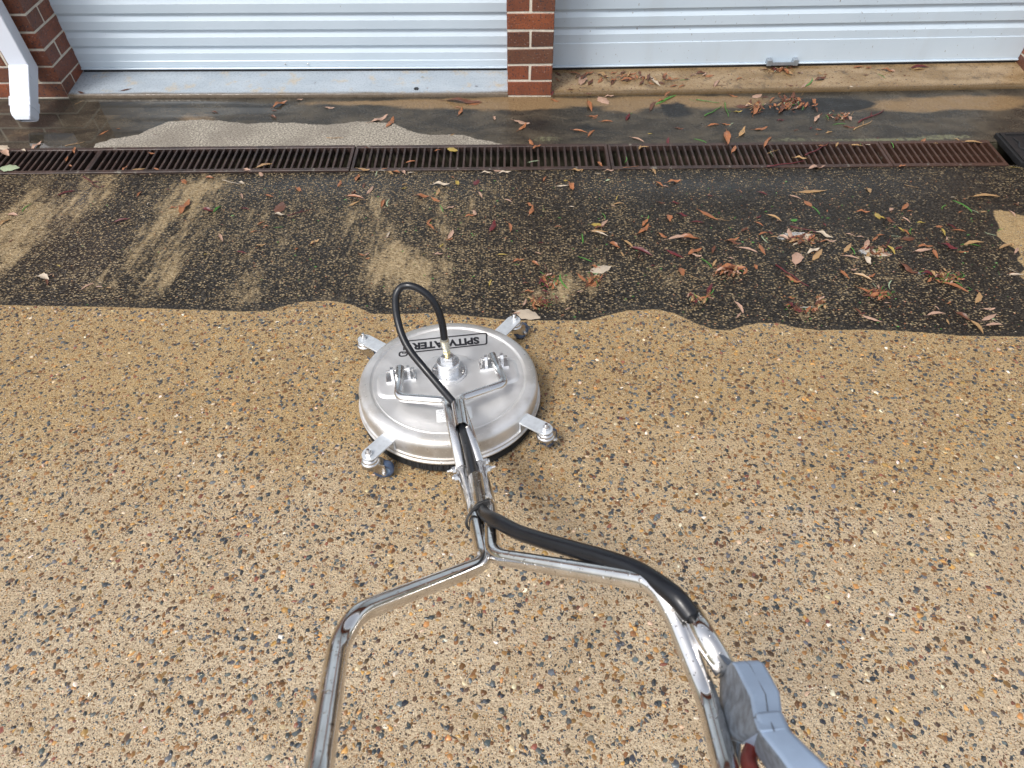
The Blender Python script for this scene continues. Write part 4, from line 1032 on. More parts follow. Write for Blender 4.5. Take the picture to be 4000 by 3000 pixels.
# snap the letters on to the hose surface
from mathutils.bvhtree import BVHTree
bt = BVHTree.FromPolygons([v.co.copy() for v in hose.data.vertices], [tuple(p.vertices) for p in hose.data.polygons])
for v in HOSETXT.verts:
    l, nn, _, _ = bt.find_nearest(v.co)
    if l is not None: v.co = l + nn*.0004
from_bm('hose_print', HOSETXT, M_HTXT, hose)

# ================================================================== LEAVES, TWIGS, GRASS
LC_ = {'o': ((.44, .175, .075), 'orange-brown'), 'p': ((.58, .37, .27), 'pinkish'), 't': ((.52, .32, .15), 'tan'), 'r': ((.16, .026, .03), 'dark red'),
       'b': ((.17, .065, .035), 'dark brown'), 'y': ((.52, .38, .09), 'yellow'), 'g': ((.10, .30, .05), 'green'), 'w': ((.74, .62, .48), 'pale cream'), 'G': ((.48, .58, .38), 'pale green')}
LM = {}
for k, (c, nm) in LC_.items():
    t = NT('leaf_'+nm.replace(' ', '_').replace('-', '_')); oi = t.n('ShaderNodeObjectInfo')
    c = tuple(x*.74 for x in c); cc_ = t.mix(t.ss(t.noise(120, detail=4), .4, .7), c, tuple(x*.6 for x in c)); cc_ = t.mix(t.ma('MULTIPLY', oi.outputs['Random'], .45), cc_, tuple(x*.45 for x in c))
    t.P(Base_Color=cc_, Roughness=.38, Normal=t.bump(t.noise(260), .0005, .5)); LM[k] = t.m
_lc = {}
def leaf_mesh(kind, var, ck):
    key = (kind, var, ck)
    if key in _lc: return _lc[key]
    rr = random.Random(hash((kind, var)) if False else (ord(kind[0])*131+var*17)); bm = bmesh.new()
    if kind == 'twig':
        P = [Vector((-.5+i/6, rr.uniform(-.03, .03), .02+rr.uniform(0, .02))) for i in range(7)]; tube(bm, P, [.022-.002*i for i in range(7)], 6)
        if var % 2:
            tube(bm, [P[3], P[3]+Vector((.12, .10, .01)), P[3]+Vector((.2, .13, .01))], .009, 5)
    elif kind == 'blade':
        n = 8; c0 = rr.uniform(-.35, .35); rows = []
        for i in range(n+1):
            t = i/n; x = t-.5; y = c0*(t-.5)**2*1.6; w_ = .030*(1-(2*t-1)**4)+.004; z = .012+.05*rr.random()*math.sin(math.pi*t)
            rows.append([bm.verts.new((x, y-w_, z)), bm.verts.new((x, y+w_, z+.008))])
        for a_, b_ in zip(rows, rows[1:]): bm.faces.new((a_[0], b_[0], b_[1], a_[1]))
    else:
        wd_ = {'gum': .105, 'curl': .15, 'broad': .27}[kind]*rr.uniform(.85, 1.15); n = 14; m_ = 4; rows = []
        sick = rr.uniform(-.35, .35) if kind != 'broad' else rr.uniform(-.1, .1); tw = rr.uniform(-.9, .9) if kind == 'curl' else rr.uniform(-.3, .3)
        lift = {'gum': .035, 'curl': .11, 'broad': .09}[kind]*rr.uniform(.5, 1.3); cup = rr.uniform(.2, .7)*(1 if rr.random() < .6 else -1)
        for i in range(n+1):
            t = i/n; x = t-.5; w_ = wd_*(math.sin(math.pi*t**.8)**.85 if t < 1 else 0)+.004; row = []
            yc = sick*(t-.5)**2; zc = lift*(math.sin(math.pi*t*(1.5 if kind == 'curl' else 1))**2)
            for j in range(m_+1):
                q = (j/m_*2-1); ww = w_*q*(1+.12*math.sin(t*19+var)); an = tw*(t-.5)*2 + cup*q*.9
                row.append(bm.verts.new((x, yc+ww*math.cos(an), max(.006, .012+zc+ww*math.sin(an)*1.0+abs(q)*w_*cup*.5+.02*abs(tw)))))
            rows.append(row)
        for a_, b_ in zip(rows, rows[1:]):
            for j in range(m_): bm.faces.new((a_[j], b_[j], b_[j+1], a_[j+1]))
        P = [Vector((-.5, sick*.25, .02)), Vector((-.60, sick*.25+rr.uniform(-.04, .04), .02)), Vector((-.68, sick*.25+rr.uniform(-.08, .08), .015))]; tube(bm, P, .009, 5)
    me = bpy.data.meshes.new(kind); 
    for f in bm.faces: f.smooth = True
    bm.to_mesh(me); bm.free(); me.materials.append(LM[ck]); _lc[key] = me; return me
def surf(u, v):
    """where a photo point lands: driveway, grate, apron or sill; returns point, normal, zone"""
    p = on_drive(u, v)
    if p.y < YD+.03: return p+NG*.0004, NG, 'drive'
    p = on_flat(u, v, .006)
    if p.y < GY1: return p, Vector((0, 0, 1)), 'drain'
    p = on_flat(u, v, .0006)
    M_ = ML if p.x < (LM_x) else MR; q = M_.inverted() @ p
    if q.y < -.002: return p, Vector((0, 0, 1)), 'apron'
    r_ = ray(u, v); z = .025
    for _ in range(6):
        p = on_flat(u, v, z); q = M_.inverted() @ p; z = .0225+.022*min(max((q.y-.01)/(REV*1.15), 0), 1)
    if q.y > REV-.02: q.y = REV-.02; p = M_ @ q; p.z = .043
    return p, Vector((0, -.085, 1)).normalized(), 'sill'
LM_x = .1
SIZEW = lambda L: 'tiny' if L < .028 else 'small' if L < .05 else 'medium' if L < .085 else 'large'
KW = {'gum': 'gum leaf', 'curl': 'curled leaf', 'broad': 'broad leaf', 'twig': 'twig', 'blade': 'grass blade'}
CATW = {'gum': 'leaf', 'curl': 'leaf', 'broad': 'leaf', 'twig': 'twig', 'blade': 'grass blade'}
def where(u, v, zone):
    if zone == 'sill': return 'on the left sill' if u < 2060 else 'on the right sill near the pier' if u < 2600 else 'on the right sill, middle part' if u < 3250 else 'on the right sill, far end'
    if zone == 'apron': return 'on the apron '+('by the downpipe' if u < 300 else 'below the left door' if u < 1700 else 'below the pier' if u < 2250 else 'right of the pier' if u < 2800 else 'below the right door' if u < 3400 else 'at far right')
    cx_ = ('at the far left' if u < 400 else 'left of the hose loop' if u < 1350 else 'beyond the hose loop' if u < 1950 else 'right of the hose loop' if u < 2450 else 'right of centre' if u < 2950 else 'on the right' if u < 3500 else 'at the far right')
    if zone == 'drain': return 'on the drain grate '+cx_
    return ('just below the drain ' if v < 790 else 'on upper dark concrete ' if v < 950 else 'on the dark concrete ' if v < 1120 else 'near the cleaned edge ' if v < 1330 else 'on the cleaned concrete ')+cx_
lbl_count = {}; PLACED = []
def place(u, v, Lpx, ang, ck, kind, var=None, parent=None, dz=0, jit=0):
    """u,v centre, Lpx length and ang heading as surveyed on the photo"""
    c, n_, zone = surf(u, v); da = R(ang); a_, _, _ = surf(u-math.cos(da)*Lpx/2, v+math.sin(da)*Lpx/2); b_, _, _ = surf(u+math.cos(da)*Lpx/2, v-math.sin(da)*Lpx/2)
    d = b_-a_; d = d-n_*d.dot(n_); L = min(d.length, .22)
    if L < 1e-4: return
    d.normalize(); var = random.randint(0, 5) if var is None else var
    me = leaf_mesh(kind, var, ck)
    nm = {'gum': 'leaf', 'curl': 'leaf', 'broad': 'leaf', 'twig': 'twig', 'blade': 'grass_blade'}[kind]
    o = bpy.data.objects.new(nm, me); COL.objects.link(o)
    y_ = n_.cross(d); Mx = Matrix((d, y_, n_)).transposed().to_4x4(); sq = min(L, .11)/max(L, 1e-6) if kind in ('gum', 'curl', 'broad') else 1
    Mx.translation = c+n_*dz; Mx = Mx @ Matrix.Diagonal((L, L*(sq if kind != 'twig' else 1), L*min(1, sq)*(.8), 1))
    if parent:
        o.parent = parent; o.matrix_world = Mx; o.matrix_parent_inverse = parent.matrix_world.inverted(); o.matrix_basis = Mx
        return o
    o.matrix_world = Mx
    aa = (ang+90) % 180-90; hd = 'crosswise' if abs(aa) < 14 else 'endwise' if abs(aa) > 62 else 'rising right' if aa > 0 else 'falling right'
    lab = f"{SIZEW(L)} {LC_[ck][1]} {KW[kind]} {hd} {where(u, v, zone)}"
    tag(o, lab, CATW[kind], group=lab.split(' ', 1)[1] if False else None); lbl_count.setdefault(lab, []).append(o); PLACED.append((L, o)); return o
# surveyed pieces: tile origin, then (x, y, length, heading, colour, kind) on an enlargement of 2.212
TILES = {
(0,0): [(1090,775,100,12,'b','gum'),(700,800,60,-20,'b','curl'),(30,1285,80,-30,'w','broad'),(50,1325,80,-35,'p','broad'),(205,1300,40,-20,'w','broad'),(320,1260,110,30,'p','curl'),(650,1245,180,12,'t','twig'),(85,1452,170,0,'G','broad'),(645,1300,40,70,'o','curl'),(1310,1325,60,-10,'o','curl'),(580,1375,50,60,'o','curl'),(1080,1455,60,40,'o','curl'),(1190,1465,140,6,'t','gum'),(1360,1468,70,-25,'o','gum'),(1295,1500,50,-70,'p','gum'),(1660,1467,50,20,'o','gum'),(1820,1540,80,-10,'o','curl'),(1590,1575,60,-40,'o','curl'),(2130,1475,90,-5,'p','broad'),(900,1145,90,28,'o','gum'),(1025,1112,40,0,'o','gum'),(1860,972,60,-8,'b','curl'),(690,885,90,25,'t','twig'),(1340,1162,30,0,'r','gum'),(610,1435,40,-20,'o','curl')],
(1000,0): [(210,905,140,20,'o','curl'),(380,865,60,8,'p','curl'),(635,932,90,-6,'p','curl'),(155,1015,60,-30,'b','curl'),(160,957,50,-5,'b','gum'),(1065,1035,170,18,'p','curl'),(1165,1060,110,50,'o','curl'),(1790,885,310,-4,'b','curl'),(1890,890,130,4,'o','broad'),(1750,930,60,-10,'o','gum'),(1770,965,70,60,'o','curl'),(2060,1025,40,-70,'p','curl'),(1700,1165,50,22,'t','gum'),(685,1195,150,0,'t','twig'),(1700,1293,95,-15,'y','broad'),(1570,1300,60,14,'o','gum'),(1340,1400,90,10,'o','gum'),(75,1435,150,14,'t','gum'),(930,1465,110,-10,'t','curl'),(1215,1487,60,-10,'o','broad'),(1275,1490,55,-50,'p','broad'),(1165,1500,60,-30,'t','curl'),(45,1508,50,-70,'p','curl'),(880,1540,60,60,'o','curl'),(725,1590,60,60,'o','curl'),(930,1605,50,70,'b','gum'),(1000,1635,60,60,'p','gum'),(1040,1500,70,80,'G','blade'),(985,1478,80,5,'w','gum'),(1110,1460,60,10,'o','gum'),(1600,1600,150,-3,'w','curl'),(1700,1535,35,-20,'o','curl'),(1740,1585,50,-70,'y','curl'),(1905,1575,60,50,'r','broad'),(2090,1475,80,-4,'p','broad'),(2150,1495,110,5,'w','curl'),(1990,1495,90,0,'w','curl'),(1340,1495,60,5,'w','gum'),(1385,1500,30,0,'t','curl'),(510,715,20,40,'r','gum'),(1905,745,30,0,'r','gum'),(1480,760,20,0,'o','curl'),(1440,667,30,0,'y','gum'),(960,1278,50,0,'b','curl')],
(2000,0): [(540,632,110,-8,'o','gum'),(665,640,90,20,'o','curl'),(612,695,90,70,'p','broad'),(680,715,60,50,'b','curl'),(400,640,60,-40,'b','curl'),(395,690,50,-40,'o','gum'),(790,655,110,-25,'t','curl'),(880,632,60,10,'o','curl'),(870,710,60,60,'b','curl'),(770,700,45,30,'o','curl'),(1000,690,120,10,'o','curl'),(1040,640,80,10,'o','curl'),(960,630,60,30,'b','curl'),(1150,672,110,-15,'b','curl'),(1235,710,110,-45,'w','gum'),(1200,720,60,-30,'o','curl'),(1295,718,60,-20,'b','broad'),(1640,635,100,0,'b','curl'),(1705,655,70,10,'o','broad'),(1765,720,80,50,'p','gum'),(1800,740,130,2,'b','twig'),(1400,745,70,12,'o','gum'),(1470,745,60,20,'o','gum'),(1490,690,80,5,'g','blade'),(660,810,60,0,'b','curl'),(350,805,80,75,'r','gum'),(510,775,55,0,'b','gum'),(790,870,130,-50,'p','broad'),(840,835,80,5,'p','curl'),(1340,810,90,50,'o','gum'),(1330,865,200,25,'g','blade'),(1300,870,90,10,'o','curl'),(670,920,100,-70,'o','gum'),(700,1005,90,0,'o','curl'),(720,1020,40,20,'o','curl'),(820,1048,110,0,'o','gum'),(1000,1015,60,60,'r','curl'),(1025,985,40,30,'g','blade'),(370,870,80,-20,'o','curl'),(545,850,40,-60,'o','curl'),(80,1060,150,-15,'p','curl'),(95,1100,90,40,'o','curl'),(1210,915,90,60,'b','gum'),(590,1135,130,-12,'o','gum'),(680,1150,80,45,'o','gum'),(1090,1205,120,-20,'p','gum'),(1195,1157,45,0,'y','gum'),(1445,1110,80,-10,'b','curl'),(1740,1080,110,8,'o','gum'),(1850,1075,80,-10,'o','curl'),(1890,1075,50,40,'G','blade'),(1560,870,60,-20,'g','twig'),(1690,878,200,-8,'g','twig'),(1850,950,130,-75,'g','twig'),(1740,965,170,30,'g','twig'),(1635,1215,130,-18,'g','blade'),(1990,1145,90,55,'t','curl'),(1855,1200,120,-85,'o','curl'),(2150,1115,120,8,'o','curl'),(1990,920,110,0,'b','broad'),(1950,965,80,0,'y','curl'),(1920,1290,70,60,'o','gum'),(1345,1220,60,85,'r','gum'),(165,1235,60,-60,'o','curl'),(215,1270,80,20,'o','curl'),(1140,1270,80,5,'t','gum'),(1105,1275,40,60,'t','curl'),(185,1395,100,10,'G','blade'),(990,1380,60,80,'g','blade'),(280,1545,50,55,'o','gum'),(465,1560,40,10,'y','broad'),(440,1605,110,5,'w','gum'),(515,1620,80,-70,'o','curl'),(830,1560,40,20,'G','broad'),(1275,1595,80,-35,'o','gum'),(1330,1612,50,-12,'o','gum'),(1400,1575,120,5,'o','curl'),(1225,1480,90,-60,'t','gum'),(610,1465,50,60,'t','curl'),(555,1475,90,-5,'t','curl'),(760,1425,60,-50,'o','curl'),(1030,1445,140,8,'o','twig'),(840,1478,80,0,'p','curl'),(740,1500,50,0,'w','gum'),(2195,1235,70,60,'o','gum'),(2105,940,110,70,'o','curl'),(2120,830,90,20,'p','broad'),(2190,840,60,0,'r','gum'),(1910,830,90,-40,'o','curl')],
(3000,0): [(40,615,90,0,'t','gum'),(160,625,110,-30,'o','curl'),(215,575,60,30,'o','broad'),(275,632,40,0,'b','curl'),(130,590,70,10,'p','curl'),(450,632,50,-30,'t','curl'),(500,645,40,5,'o','gum'),(780,580,90,5,'o','gum'),(870,587,50,10,'o','curl'),(1035,612,110,-15,'o','curl'),(1075,610,45,-30,'p','broad'),(1310,580,160,2,'r','gum'),(1300,597,100,3,'t','gum'),(985,655,80,-30,'g','blade'),(845,650,40,0,'b','curl'),(365,720,110,45,'g','blade'),(315,740,60,45,'p','gum'),(455,685,100,15,'b','curl'),(200,740,40,0,'b','broad'),(722,748,32,0,'w','broad'),(440,1120,60,-5,'o','gum'),(370,1108,25,40,'r','curl'),(530,1145,60,10,'t','curl'),(425,1162,30,0,'o','curl'),(240,1125,40,10,'b','curl'),(890,1010,250,25,'r','twig'),(820,1085,180,25,'t','twig'),(700,1098,110,-10,'b','curl'),(610,1070,120,4,'g','blade'),(10,1205,60,50,'o','gum'),(110,1040,60,0,'r','curl'),(1345,1217,50,40,'o','gum'),(1450,1238,45,0,'t','gum'),(1640,1210,60,-20,'t','gum'),(1775,1230,160,-5,'t','gum'),(1118,1212,24,0,'y','broad'),(595,1250,40,60,'t','curl'),(470,1260,80,0,'o','curl'),(770,1258,110,-5,'t','gum'),(865,1250,40,0,'w','curl'),(430,1295,240,28,'r','twig'),(150,1420,330,8,'r','twig'),(280,1370,110,-8,'t','curl'),(45,1310,110,20,'t','twig'),(420,1452,150,10,'p','curl'),(1160,1435,70,20,'o','curl'),(30,1330,60,-60,'G','twig'),(1905,1497,80,-8,'t','twig'),(2140,1447,90,-5,'y','twig'),(950,1192,20,60,'r','gum'),(1080,1255,60,-70,'g','blade'),(800,1248,20,80,'g','blade')],
}
TILES2 = {
(0,700): [(570,120,170,16,'r','gum'),(890,65,40,30,'r','curl'),(1060,360,150,12,'r','gum'),(1600,245,140,52,'o','curl'),(1500,250,80,10,'o','curl'),(215,250,110,42,'g','blade'),(110,310,90,-5,'p','broad'),(50,370,120,25,'t','curl'),(1205,130,60,50,'o','gum'),(1800,275,100,-20,'r','curl'),(1880,260,90,40,'g','gum'),(2120,255,80,-8,'r','gum'),(2090,150,50,-70,'p','gum'),(1910,510,70,-65,'p','gum'),(2090,635,90,-15,'r','gum'),(380,850,100,-20,'w','broad'),(410,890,60,-75,'b','gum'),(440,828,60,25,'p','gum'),(755,925,130,27,'p','gum'),(858,932,60,0,'p','gum'),(940,940,40,0,'t','broad'),(1060,605,30,0,'g','blade'),(275,945,30,0,'r','gum'),(510,750,35,-30,'y','gum'),(1920,395,30,0,'r','curl'),(790,30,170,-35,'r','twig'),(2090,35,60,-20,'w','curl'),(1595,20,60,-20,'o','curl'),(2000,30,160,-12,'w','twig'),(95,535,50,35,'r','gum'),(1780,650,40,10,'y','curl'),(1278,210,25,60,'w','gum'),(1455,90,30,0,'r','curl'),(2190,450,60,20,'o','gum')],
(1000,600): [(210,465,110,65,'b','broad'),(205,528,90,-10,'w','curl'),(380,512,220,15,'r','twig'),(45,603,70,25,'o','gum'),(95,628,50,0,'o','curl'),(30,672,80,-5,'r','twig'),(510,768,90,25,'t','curl'),(485,780,40,0,'r','broad'),(350,825,35,30,'o','broad'),(115,368,70,-18,'o','gum'),(990,315,90,50,'p','gum'),(860,380,150,-8,'o','gum'),(805,350,30,0,'p','gum'),(850,430,110,25,'t','gum'),(925,398,90,-5,'t','twig'),(1098,432,75,72,'o','gum'),(1130,430,70,80,'G','blade'),(1435,375,130,-8,'o','curl'),(1440,365,100,-15,'r','gum'),(1575,335,60,65,'t','curl'),(1550,400,90,-30,'o','curl'),(1605,475,70,-65,'g','blade'),(1680,470,70,15,'p','curl'),(1940,360,60,-60,'p','gum'),(1495,590,70,55,'o','gum'),(1510,635,80,-42,'o','gum'),(1890,515,60,-75,'p','curl'),(1850,540,90,5,'o','curl'),(1690,700,90,62,'p','gum'),(1670,742,70,10,'o','curl'),(1145,700,60,65,'w','gum'),(1135,720,50,10,'p','gum'),(915,875,60,-15,'o','curl'),(965,870,50,30,'p','curl'),(1580,870,80,0,'p','curl'),(2050,630,100,65,'r','curl'),(2130,875,90,-3,'y','gum'),(2022,1115,60,65,'y','gum'),(2200,640,80,-80,'o','gum'),(2180,410,70,-20,'p','gum'),(1710,315,30,0,'r','curl'),(370,315,60,-40,'o','curl'),(970,905,40,10,'o','broad'),(1280,300,50,10,'y','curl'),(1285,268,50,10,'t','curl'),(45,790,90,5,'t','curl'),(190,640,80,5,'g','blade'),(715,822,22,0,'o','curl'),(1605,795,40,40,'y','curl'),(845,335,50,40,'b','curl')],
(2000,600): [(150,445,60,-35,'o','curl'),(170,495,80,65,'o','curl'),(400,632,60,0,'o','gum'),(740,615,110,0,'y','broad'),(800,605,80,40,'p','curl'),(755,640,90,15,'b','curl'),(755,680,150,-3,'t','gum'),(770,695,130,-18,'w','gum'),(800,540,60,-60,'g','blade'),(610,735,90,-85,'g','blade'),(1360,560,60,-75,'o','broad'),(1290,425,70,-10,'b','curl'),(1410,430,80,-10,'r','curl'),(1700,535,190,-28,'o','gum'),(1800,570,150,-10,'t','twig'),(1600,592,110,-3,'r','gum'),(1150,600,70,50,'o','curl'),(1140,660,120,35,'o','curl'),(1175,560,60,60,'g','blade'),(1450,735,200,5,'p','gum'),(1540,735,190,-10,'o','curl'),(1495,722,80,10,'p','broad'),(1300,710,90,-35,'o','curl'),(890,800,110,-35,'o','curl'),(1010,785,110,-40,'t','gum'),(1120,850,200,-22,'r','gum'),(1100,880,60,70,'r','twig'),(955,870,60,-55,'t','gum'),(1410,870,170,-25,'r','gum'),(1580,850,130,20,'o','curl'),(1590,880,100,-15,'p','curl'),(630,912,130,-20,'g','blade'),(230,862,60,-20,'p','gum'),(60,925,100,8,'o','curl'),(40,960,60,-10,'g','blade'),(205,955,80,-35,'o','curl'),(770,1000,190,14,'w','broad'),(720,985,90,-20,'o','curl'),(700,1038,90,-5,'g','blade'),(610,1080,120,-42,'o','gum'),(730,1110,110,35,'o','gum'),(680,1120,110,45,'b','gum'),(690,1140,90,-15,'o','curl'),(590,1193,60,5,'p','gum'),(425,1110,150,-62,'g','blade'),(265,1110,80,-45,'r','gum'),(350,1120,80,10,'p','curl'),(150,1195,90,-5,'o','curl'),(130,1185,110,20,'b','twig'),(140,1395,220,-16,'w','broad'),(60,1380,100,0,'p','gum'),(485,1342,60,22,'p','gum'),(1465,1025,75,-70,'o','broad'),(1600,1080,120,-22,'t','twig'),(1970,1330,130,-55,'p','gum'),(1960,1400,60,50,'p','gum'),(1690,945,130,-40,'g','blade'),(1750,945,70,60,'t','gum'),(1900,1000,230,-3,'o','curl'),(1940,1000,180,-8,'r','gum'),(1830,1010,140,5,'p','curl'),(1900,968,70,-10,'o','broad'),(1610,1245,110,-35,'t','gum'),(1660,1250,120,10,'o','gum'),(1720,1250,60,-15,'p','gum'),(1710,1160,90,60,'r','gum'),(1730,1200,70,50,'g','blade'),(1910,745,110,8,'o','curl'),(1920,770,130,-20,'b','curl'),(2040,830,180,-14,'p','gum'),(2010,660,60,35,'b','curl'),(2140,610,80,-30,'o','gum'),(2170,690,90,15,'o','gum'),(2170,740,90,-50,'G','blade'),(2160,830,110,-60,'o','gum'),(1885,650,40,-40,'g','blade'),(1925,555,30,50,'g','blade'),(920,432,90,8,'t','gum'),(880,455,40,-20,'p','gum'),(905,385,50,70,'y','blade'),(2170,345,90,-20,'r','gum'),(1470,535,90,-20,'r','curl'),(1890,905,50,-10,'p','curl'),(1220,970,40,0,'r','curl'),(2130,550,50,20,'r','curl'),(1740,830,60,70,'b','curl'),(250,770,50,5,'r','gum'),(520,460,50,-10,'w','gum'),(1710,365,60,-15,'r','gum'),(120,1120,60,0,'b','curl')],
(3000,600): [(385,328,250,4,'t','gum'),(240,380,110,-18,'p','gum'),(350,435,80,-40,'o','broad'),(420,490,110,-45,'g','blade'),(60,555,140,-25,'t','gum'),(228,575,60,15,'g','broad'),(340,665,310,-12,'r','twig'),(300,655,200,-5,'b','twig'),(190,700,110,-70,'p','gum'),(150,735,120,-25,'p','curl'),(240,755,120,10,'t','curl'),(330,715,120,15,'w','broad'),(240,780,60,20,'w','gum'),(60,722,70,0,'t','gum'),(20,690,60,-20,'r','curl'),(530,755,110,-10,'p','curl'),(480,710,170,-22,'w','curl'),(390,845,110,20,'w','curl'),(430,875,130,50,'t','gum'),(250,910,110,80,'p','broad'),(205,1060,340,-33,'r','twig'),(210,1090,150,-30,'o','curl'),(690,815,100,52,'t','gum'),(710,700,80,-15,'p','gum'),(800,722,70,-5,'p','gum'),(720,895,150,-12,'p','gum'),(850,790,100,65,'p','gum'),(740,840,80,-60,'g','blade'),(930,860,210,-14,'w','broad'),(1020,870,110,-5,'p','broad'),(985,840,60,-75,'o','gum'),(860,885,70,70,'t','gum'),(860,930,100,-60,'w','curl'),(930,735,60,40,'o','gum'),(975,705,70,0,'o','gum'),(1040,770,90,60,'r','twig'),(1070,835,100,-50,'y','gum'),(950,540,60,-60,'y','broad'),(985,555,60,-20,'y','broad'),(1040,580,110,-32,'b','curl'),(1190,460,80,48,'o','gum'),(1225,498,50,5,'o','gum'),(820,508,120,-5,'o','curl'),(1065,485,40,40,'p','broad'),(1195,575,90,-35,'p','gum'),(1325,600,80,-5,'y','curl'),(1150,660,70,-40,'y','gum'),(1190,680,80,-40,'o','gum'),(1225,670,60,80,'g','blade'),(1215,735,110,5,'b','broad'),(1110,715,90,-4,'G','twig'),(870,320,50,-60,'t','broad'),(1480,630,60,5,'o','broad'),(1515,680,70,-65,'y','gum'),(1590,630,90,-30,'r','gum'),(1650,665,120,-5,'o','gum'),(1545,735,30,80,'p','gum'),(1660,505,40,25,'o','gum'),(1880,368,240,0,'t','gum'),(2115,520,80,-45,'p','gum'),(1700,455,200,-32,'g','blade'),(1790,500,80,-25,'G','blade'),(1510,460,60,42,'g','blade'),(1240,285,130,-12,'t','twig'),(1770,775,180,8,'t','gum'),(1740,785,180,-4,'g','blade'),(1920,700,110,-15,'G','blade'),(2000,658,60,25,'g','blade'),(1360,805,130,-3,'o','curl'),(1350,840,150,8,'p','gum'),(1440,870,90,-65,'o','gum'),(1690,850,90,3,'o','gum'),(1560,810,160,-22,'r','curl'),(2050,800,130,18,'t','gum'),(2110,795,40,-60,'t','curl'),(2145,840,60,60,'p','gum'),(2140,1045,110,-3,'o','gum'),(2110,1010,90,-25,'w','twig'),(2150,1050,130,0,'w','gum'),(1610,1150,270,-20,'o','gum'),(1640,1120,120,-30,'g','blade'),(1370,1020,150,-4,'g','blade'),(1500,1060,110,-42,'g','blade'),(1400,1050,180,-12,'r','curl'),(1640,1080,120,-15,'o','curl'),(1740,1165,60,-30,'g','blade'),(1210,1000,180,-38,'b','curl'),(820,1070,180,-20,'t','gum'),(890,1060,80,20,'o','curl'),(660,1050,110,-45,'o','gum'),(740,1005,60,10,'p','curl'),(860,1200,180,-30,'o','gum'),(900,1215,120,30,'g','blade'),(990,1195,110,25,'g','blade'),(960,1230,160,0,'o','curl'),(1045,1130,80,75,'G','blade'),(880,1240,120,-12,'b','curl'),(1030,1290,50,0,'p','gum'),(1820,1250,100,70,'t','gum'),(1810,1195,60,-30,'b','curl'),(780,1370,90,-45,'b','gum'),(900,1430,190,-18,'p','gum'),(825,1382,30,30,'r','curl'),(1450,1385,160,5,'p','gum'),(1460,1335,60,-40,'p','gum'),(1690,1420,160,-35,'b','curl'),(1810,1500,170,-45,'t','gum'),(1910,1345,110,0,'p','curl'),(1915,1415,140,25,'p','gum'),(1955,1485,150,3,'p','gum'),(1970,1450,90,-30,'w','twig'),(1550,1455,50,-65,'t','gum'),(1565,1290,40,30,'o','curl'),(510,495,25,70,'o','gum'),(490,620,40,-40,'r','curl'),(1870,505,60,5,'t','gum'),(1600,378,50,0,'w','gum'),(2150,445,60,-20,'b','curl'),(1910,425,40,0,'r','gum'),(1130,820,60,20,'r','curl'),(400,840,60,-20,'o','curl')],
(3400,1500): [(210,310,40,-10,'p','gum')],
}
for T in (TILES, TILES2):
    for (ox, oy), L_ in T.items():
        for (x, y, l, an, ck, kd_) in L_: place(ox+x/2.212, oy+y/2.212, l/2.212, an, ck, kd_)
# leaf clumps washed together: each is one heap with its own leaves, blades and twigs
def clump(u, v, ru, rv, n, label, greens=.25, arc=None, up=.008):
    n = int(n*1.7)
    c, n_, _ = surf(u, v); e_ = empty('leaf_clump', Matrix.Translation(c)); tag(e_, label, 'leaf clump', 'clumps of wet leaves washed together')
    bpy.context.view_layer.update()
    for i in range(n):
        if arc: t = R(random.uniform(*arc)); rr = random.gauss(1, .16); du, dv = math.cos(t)*ru*rr, -math.sin(t)*rv*rr
        else: du, dv = random.gauss(0, .45)*ru, random.gauss(0, .45)*rv
        k_ = random.random()
        kd_, ck, l = ('blade', random.choice('gggG'), random.uniform(10, 28)) if k_ < greens else ('twig', random.choice('rbt'), random.uniform(14, 36)) if k_ < greens+.15 else (random.choice(['curl', 'curl', 'gum']), random.choice('ooobbtbbrp'), random.uniform(9, 30))
        place(u+du, v+dv, l, random.uniform(-75, 75), ck, kd_, parent=e_, dz=random.uniform(0, up))
clump(3085, 405, 80, 32, 60, 'big heap of curled brown leaves on the apron at the foot of the right sill', .08)
clump(3270, 458, 85, 16, 26, 'thin trail of brown leaves and green blades right of the big apron heap', .25)
clump(2960, 425, 36, 30, 18, 'yellow and dark brown leaf heap left of the big heap on the apron', .1)
clump(3150, 1185, 58, 34, 60, 'ring-shaped clump of leaves and moss on the dark concrete near the cleaned edge', .25, (150, 400))
clump(3430, 1150, 60, 22, 46, 'green and brown leaf clump right of the ring-shaped clump', .45)
clump(3680, 1085, 85, 24, 50, 'leaf and grass trail with foam on the right side of the dark concrete', .4)
clump(2105, 1180, 50, 26, 44, 'clump of brown leaves and green blades beyond the far right castor', .3)
clump(2150, 1095, 45, 45, 36, 'loose clump of red leaves and grass right of the hose loop', .35)
clump(2850, 1058, 70, 20, 36, 'flat clump of dark red and orange leaves right of centre', .2)
clump(2735, 1150, 42, 28, 22, 'curved clump of orange leaves and green blades right of centre near the cleaned edge', .25, (180, 380))
clump(2320, 1090, 45, 26, 20, 'orange leaves and blades gathered under the pale bark piece', .3)
clump(3140, 935, 90, 20, 24, 'washed-up leaf pieces and foam below the dark red stick', .1)
clump(3420, 985, 60, 26, 26, 'leaf pile with white foam on the right of the dark concrete', .2)
clump(3050, 272, 60, 14, 16, 'small leaf heap on the right sill below the door handle', .1)
clump(2500, 305, 260, 18, 34, 'scattered dry leaf crumbs along the right sill', .05)
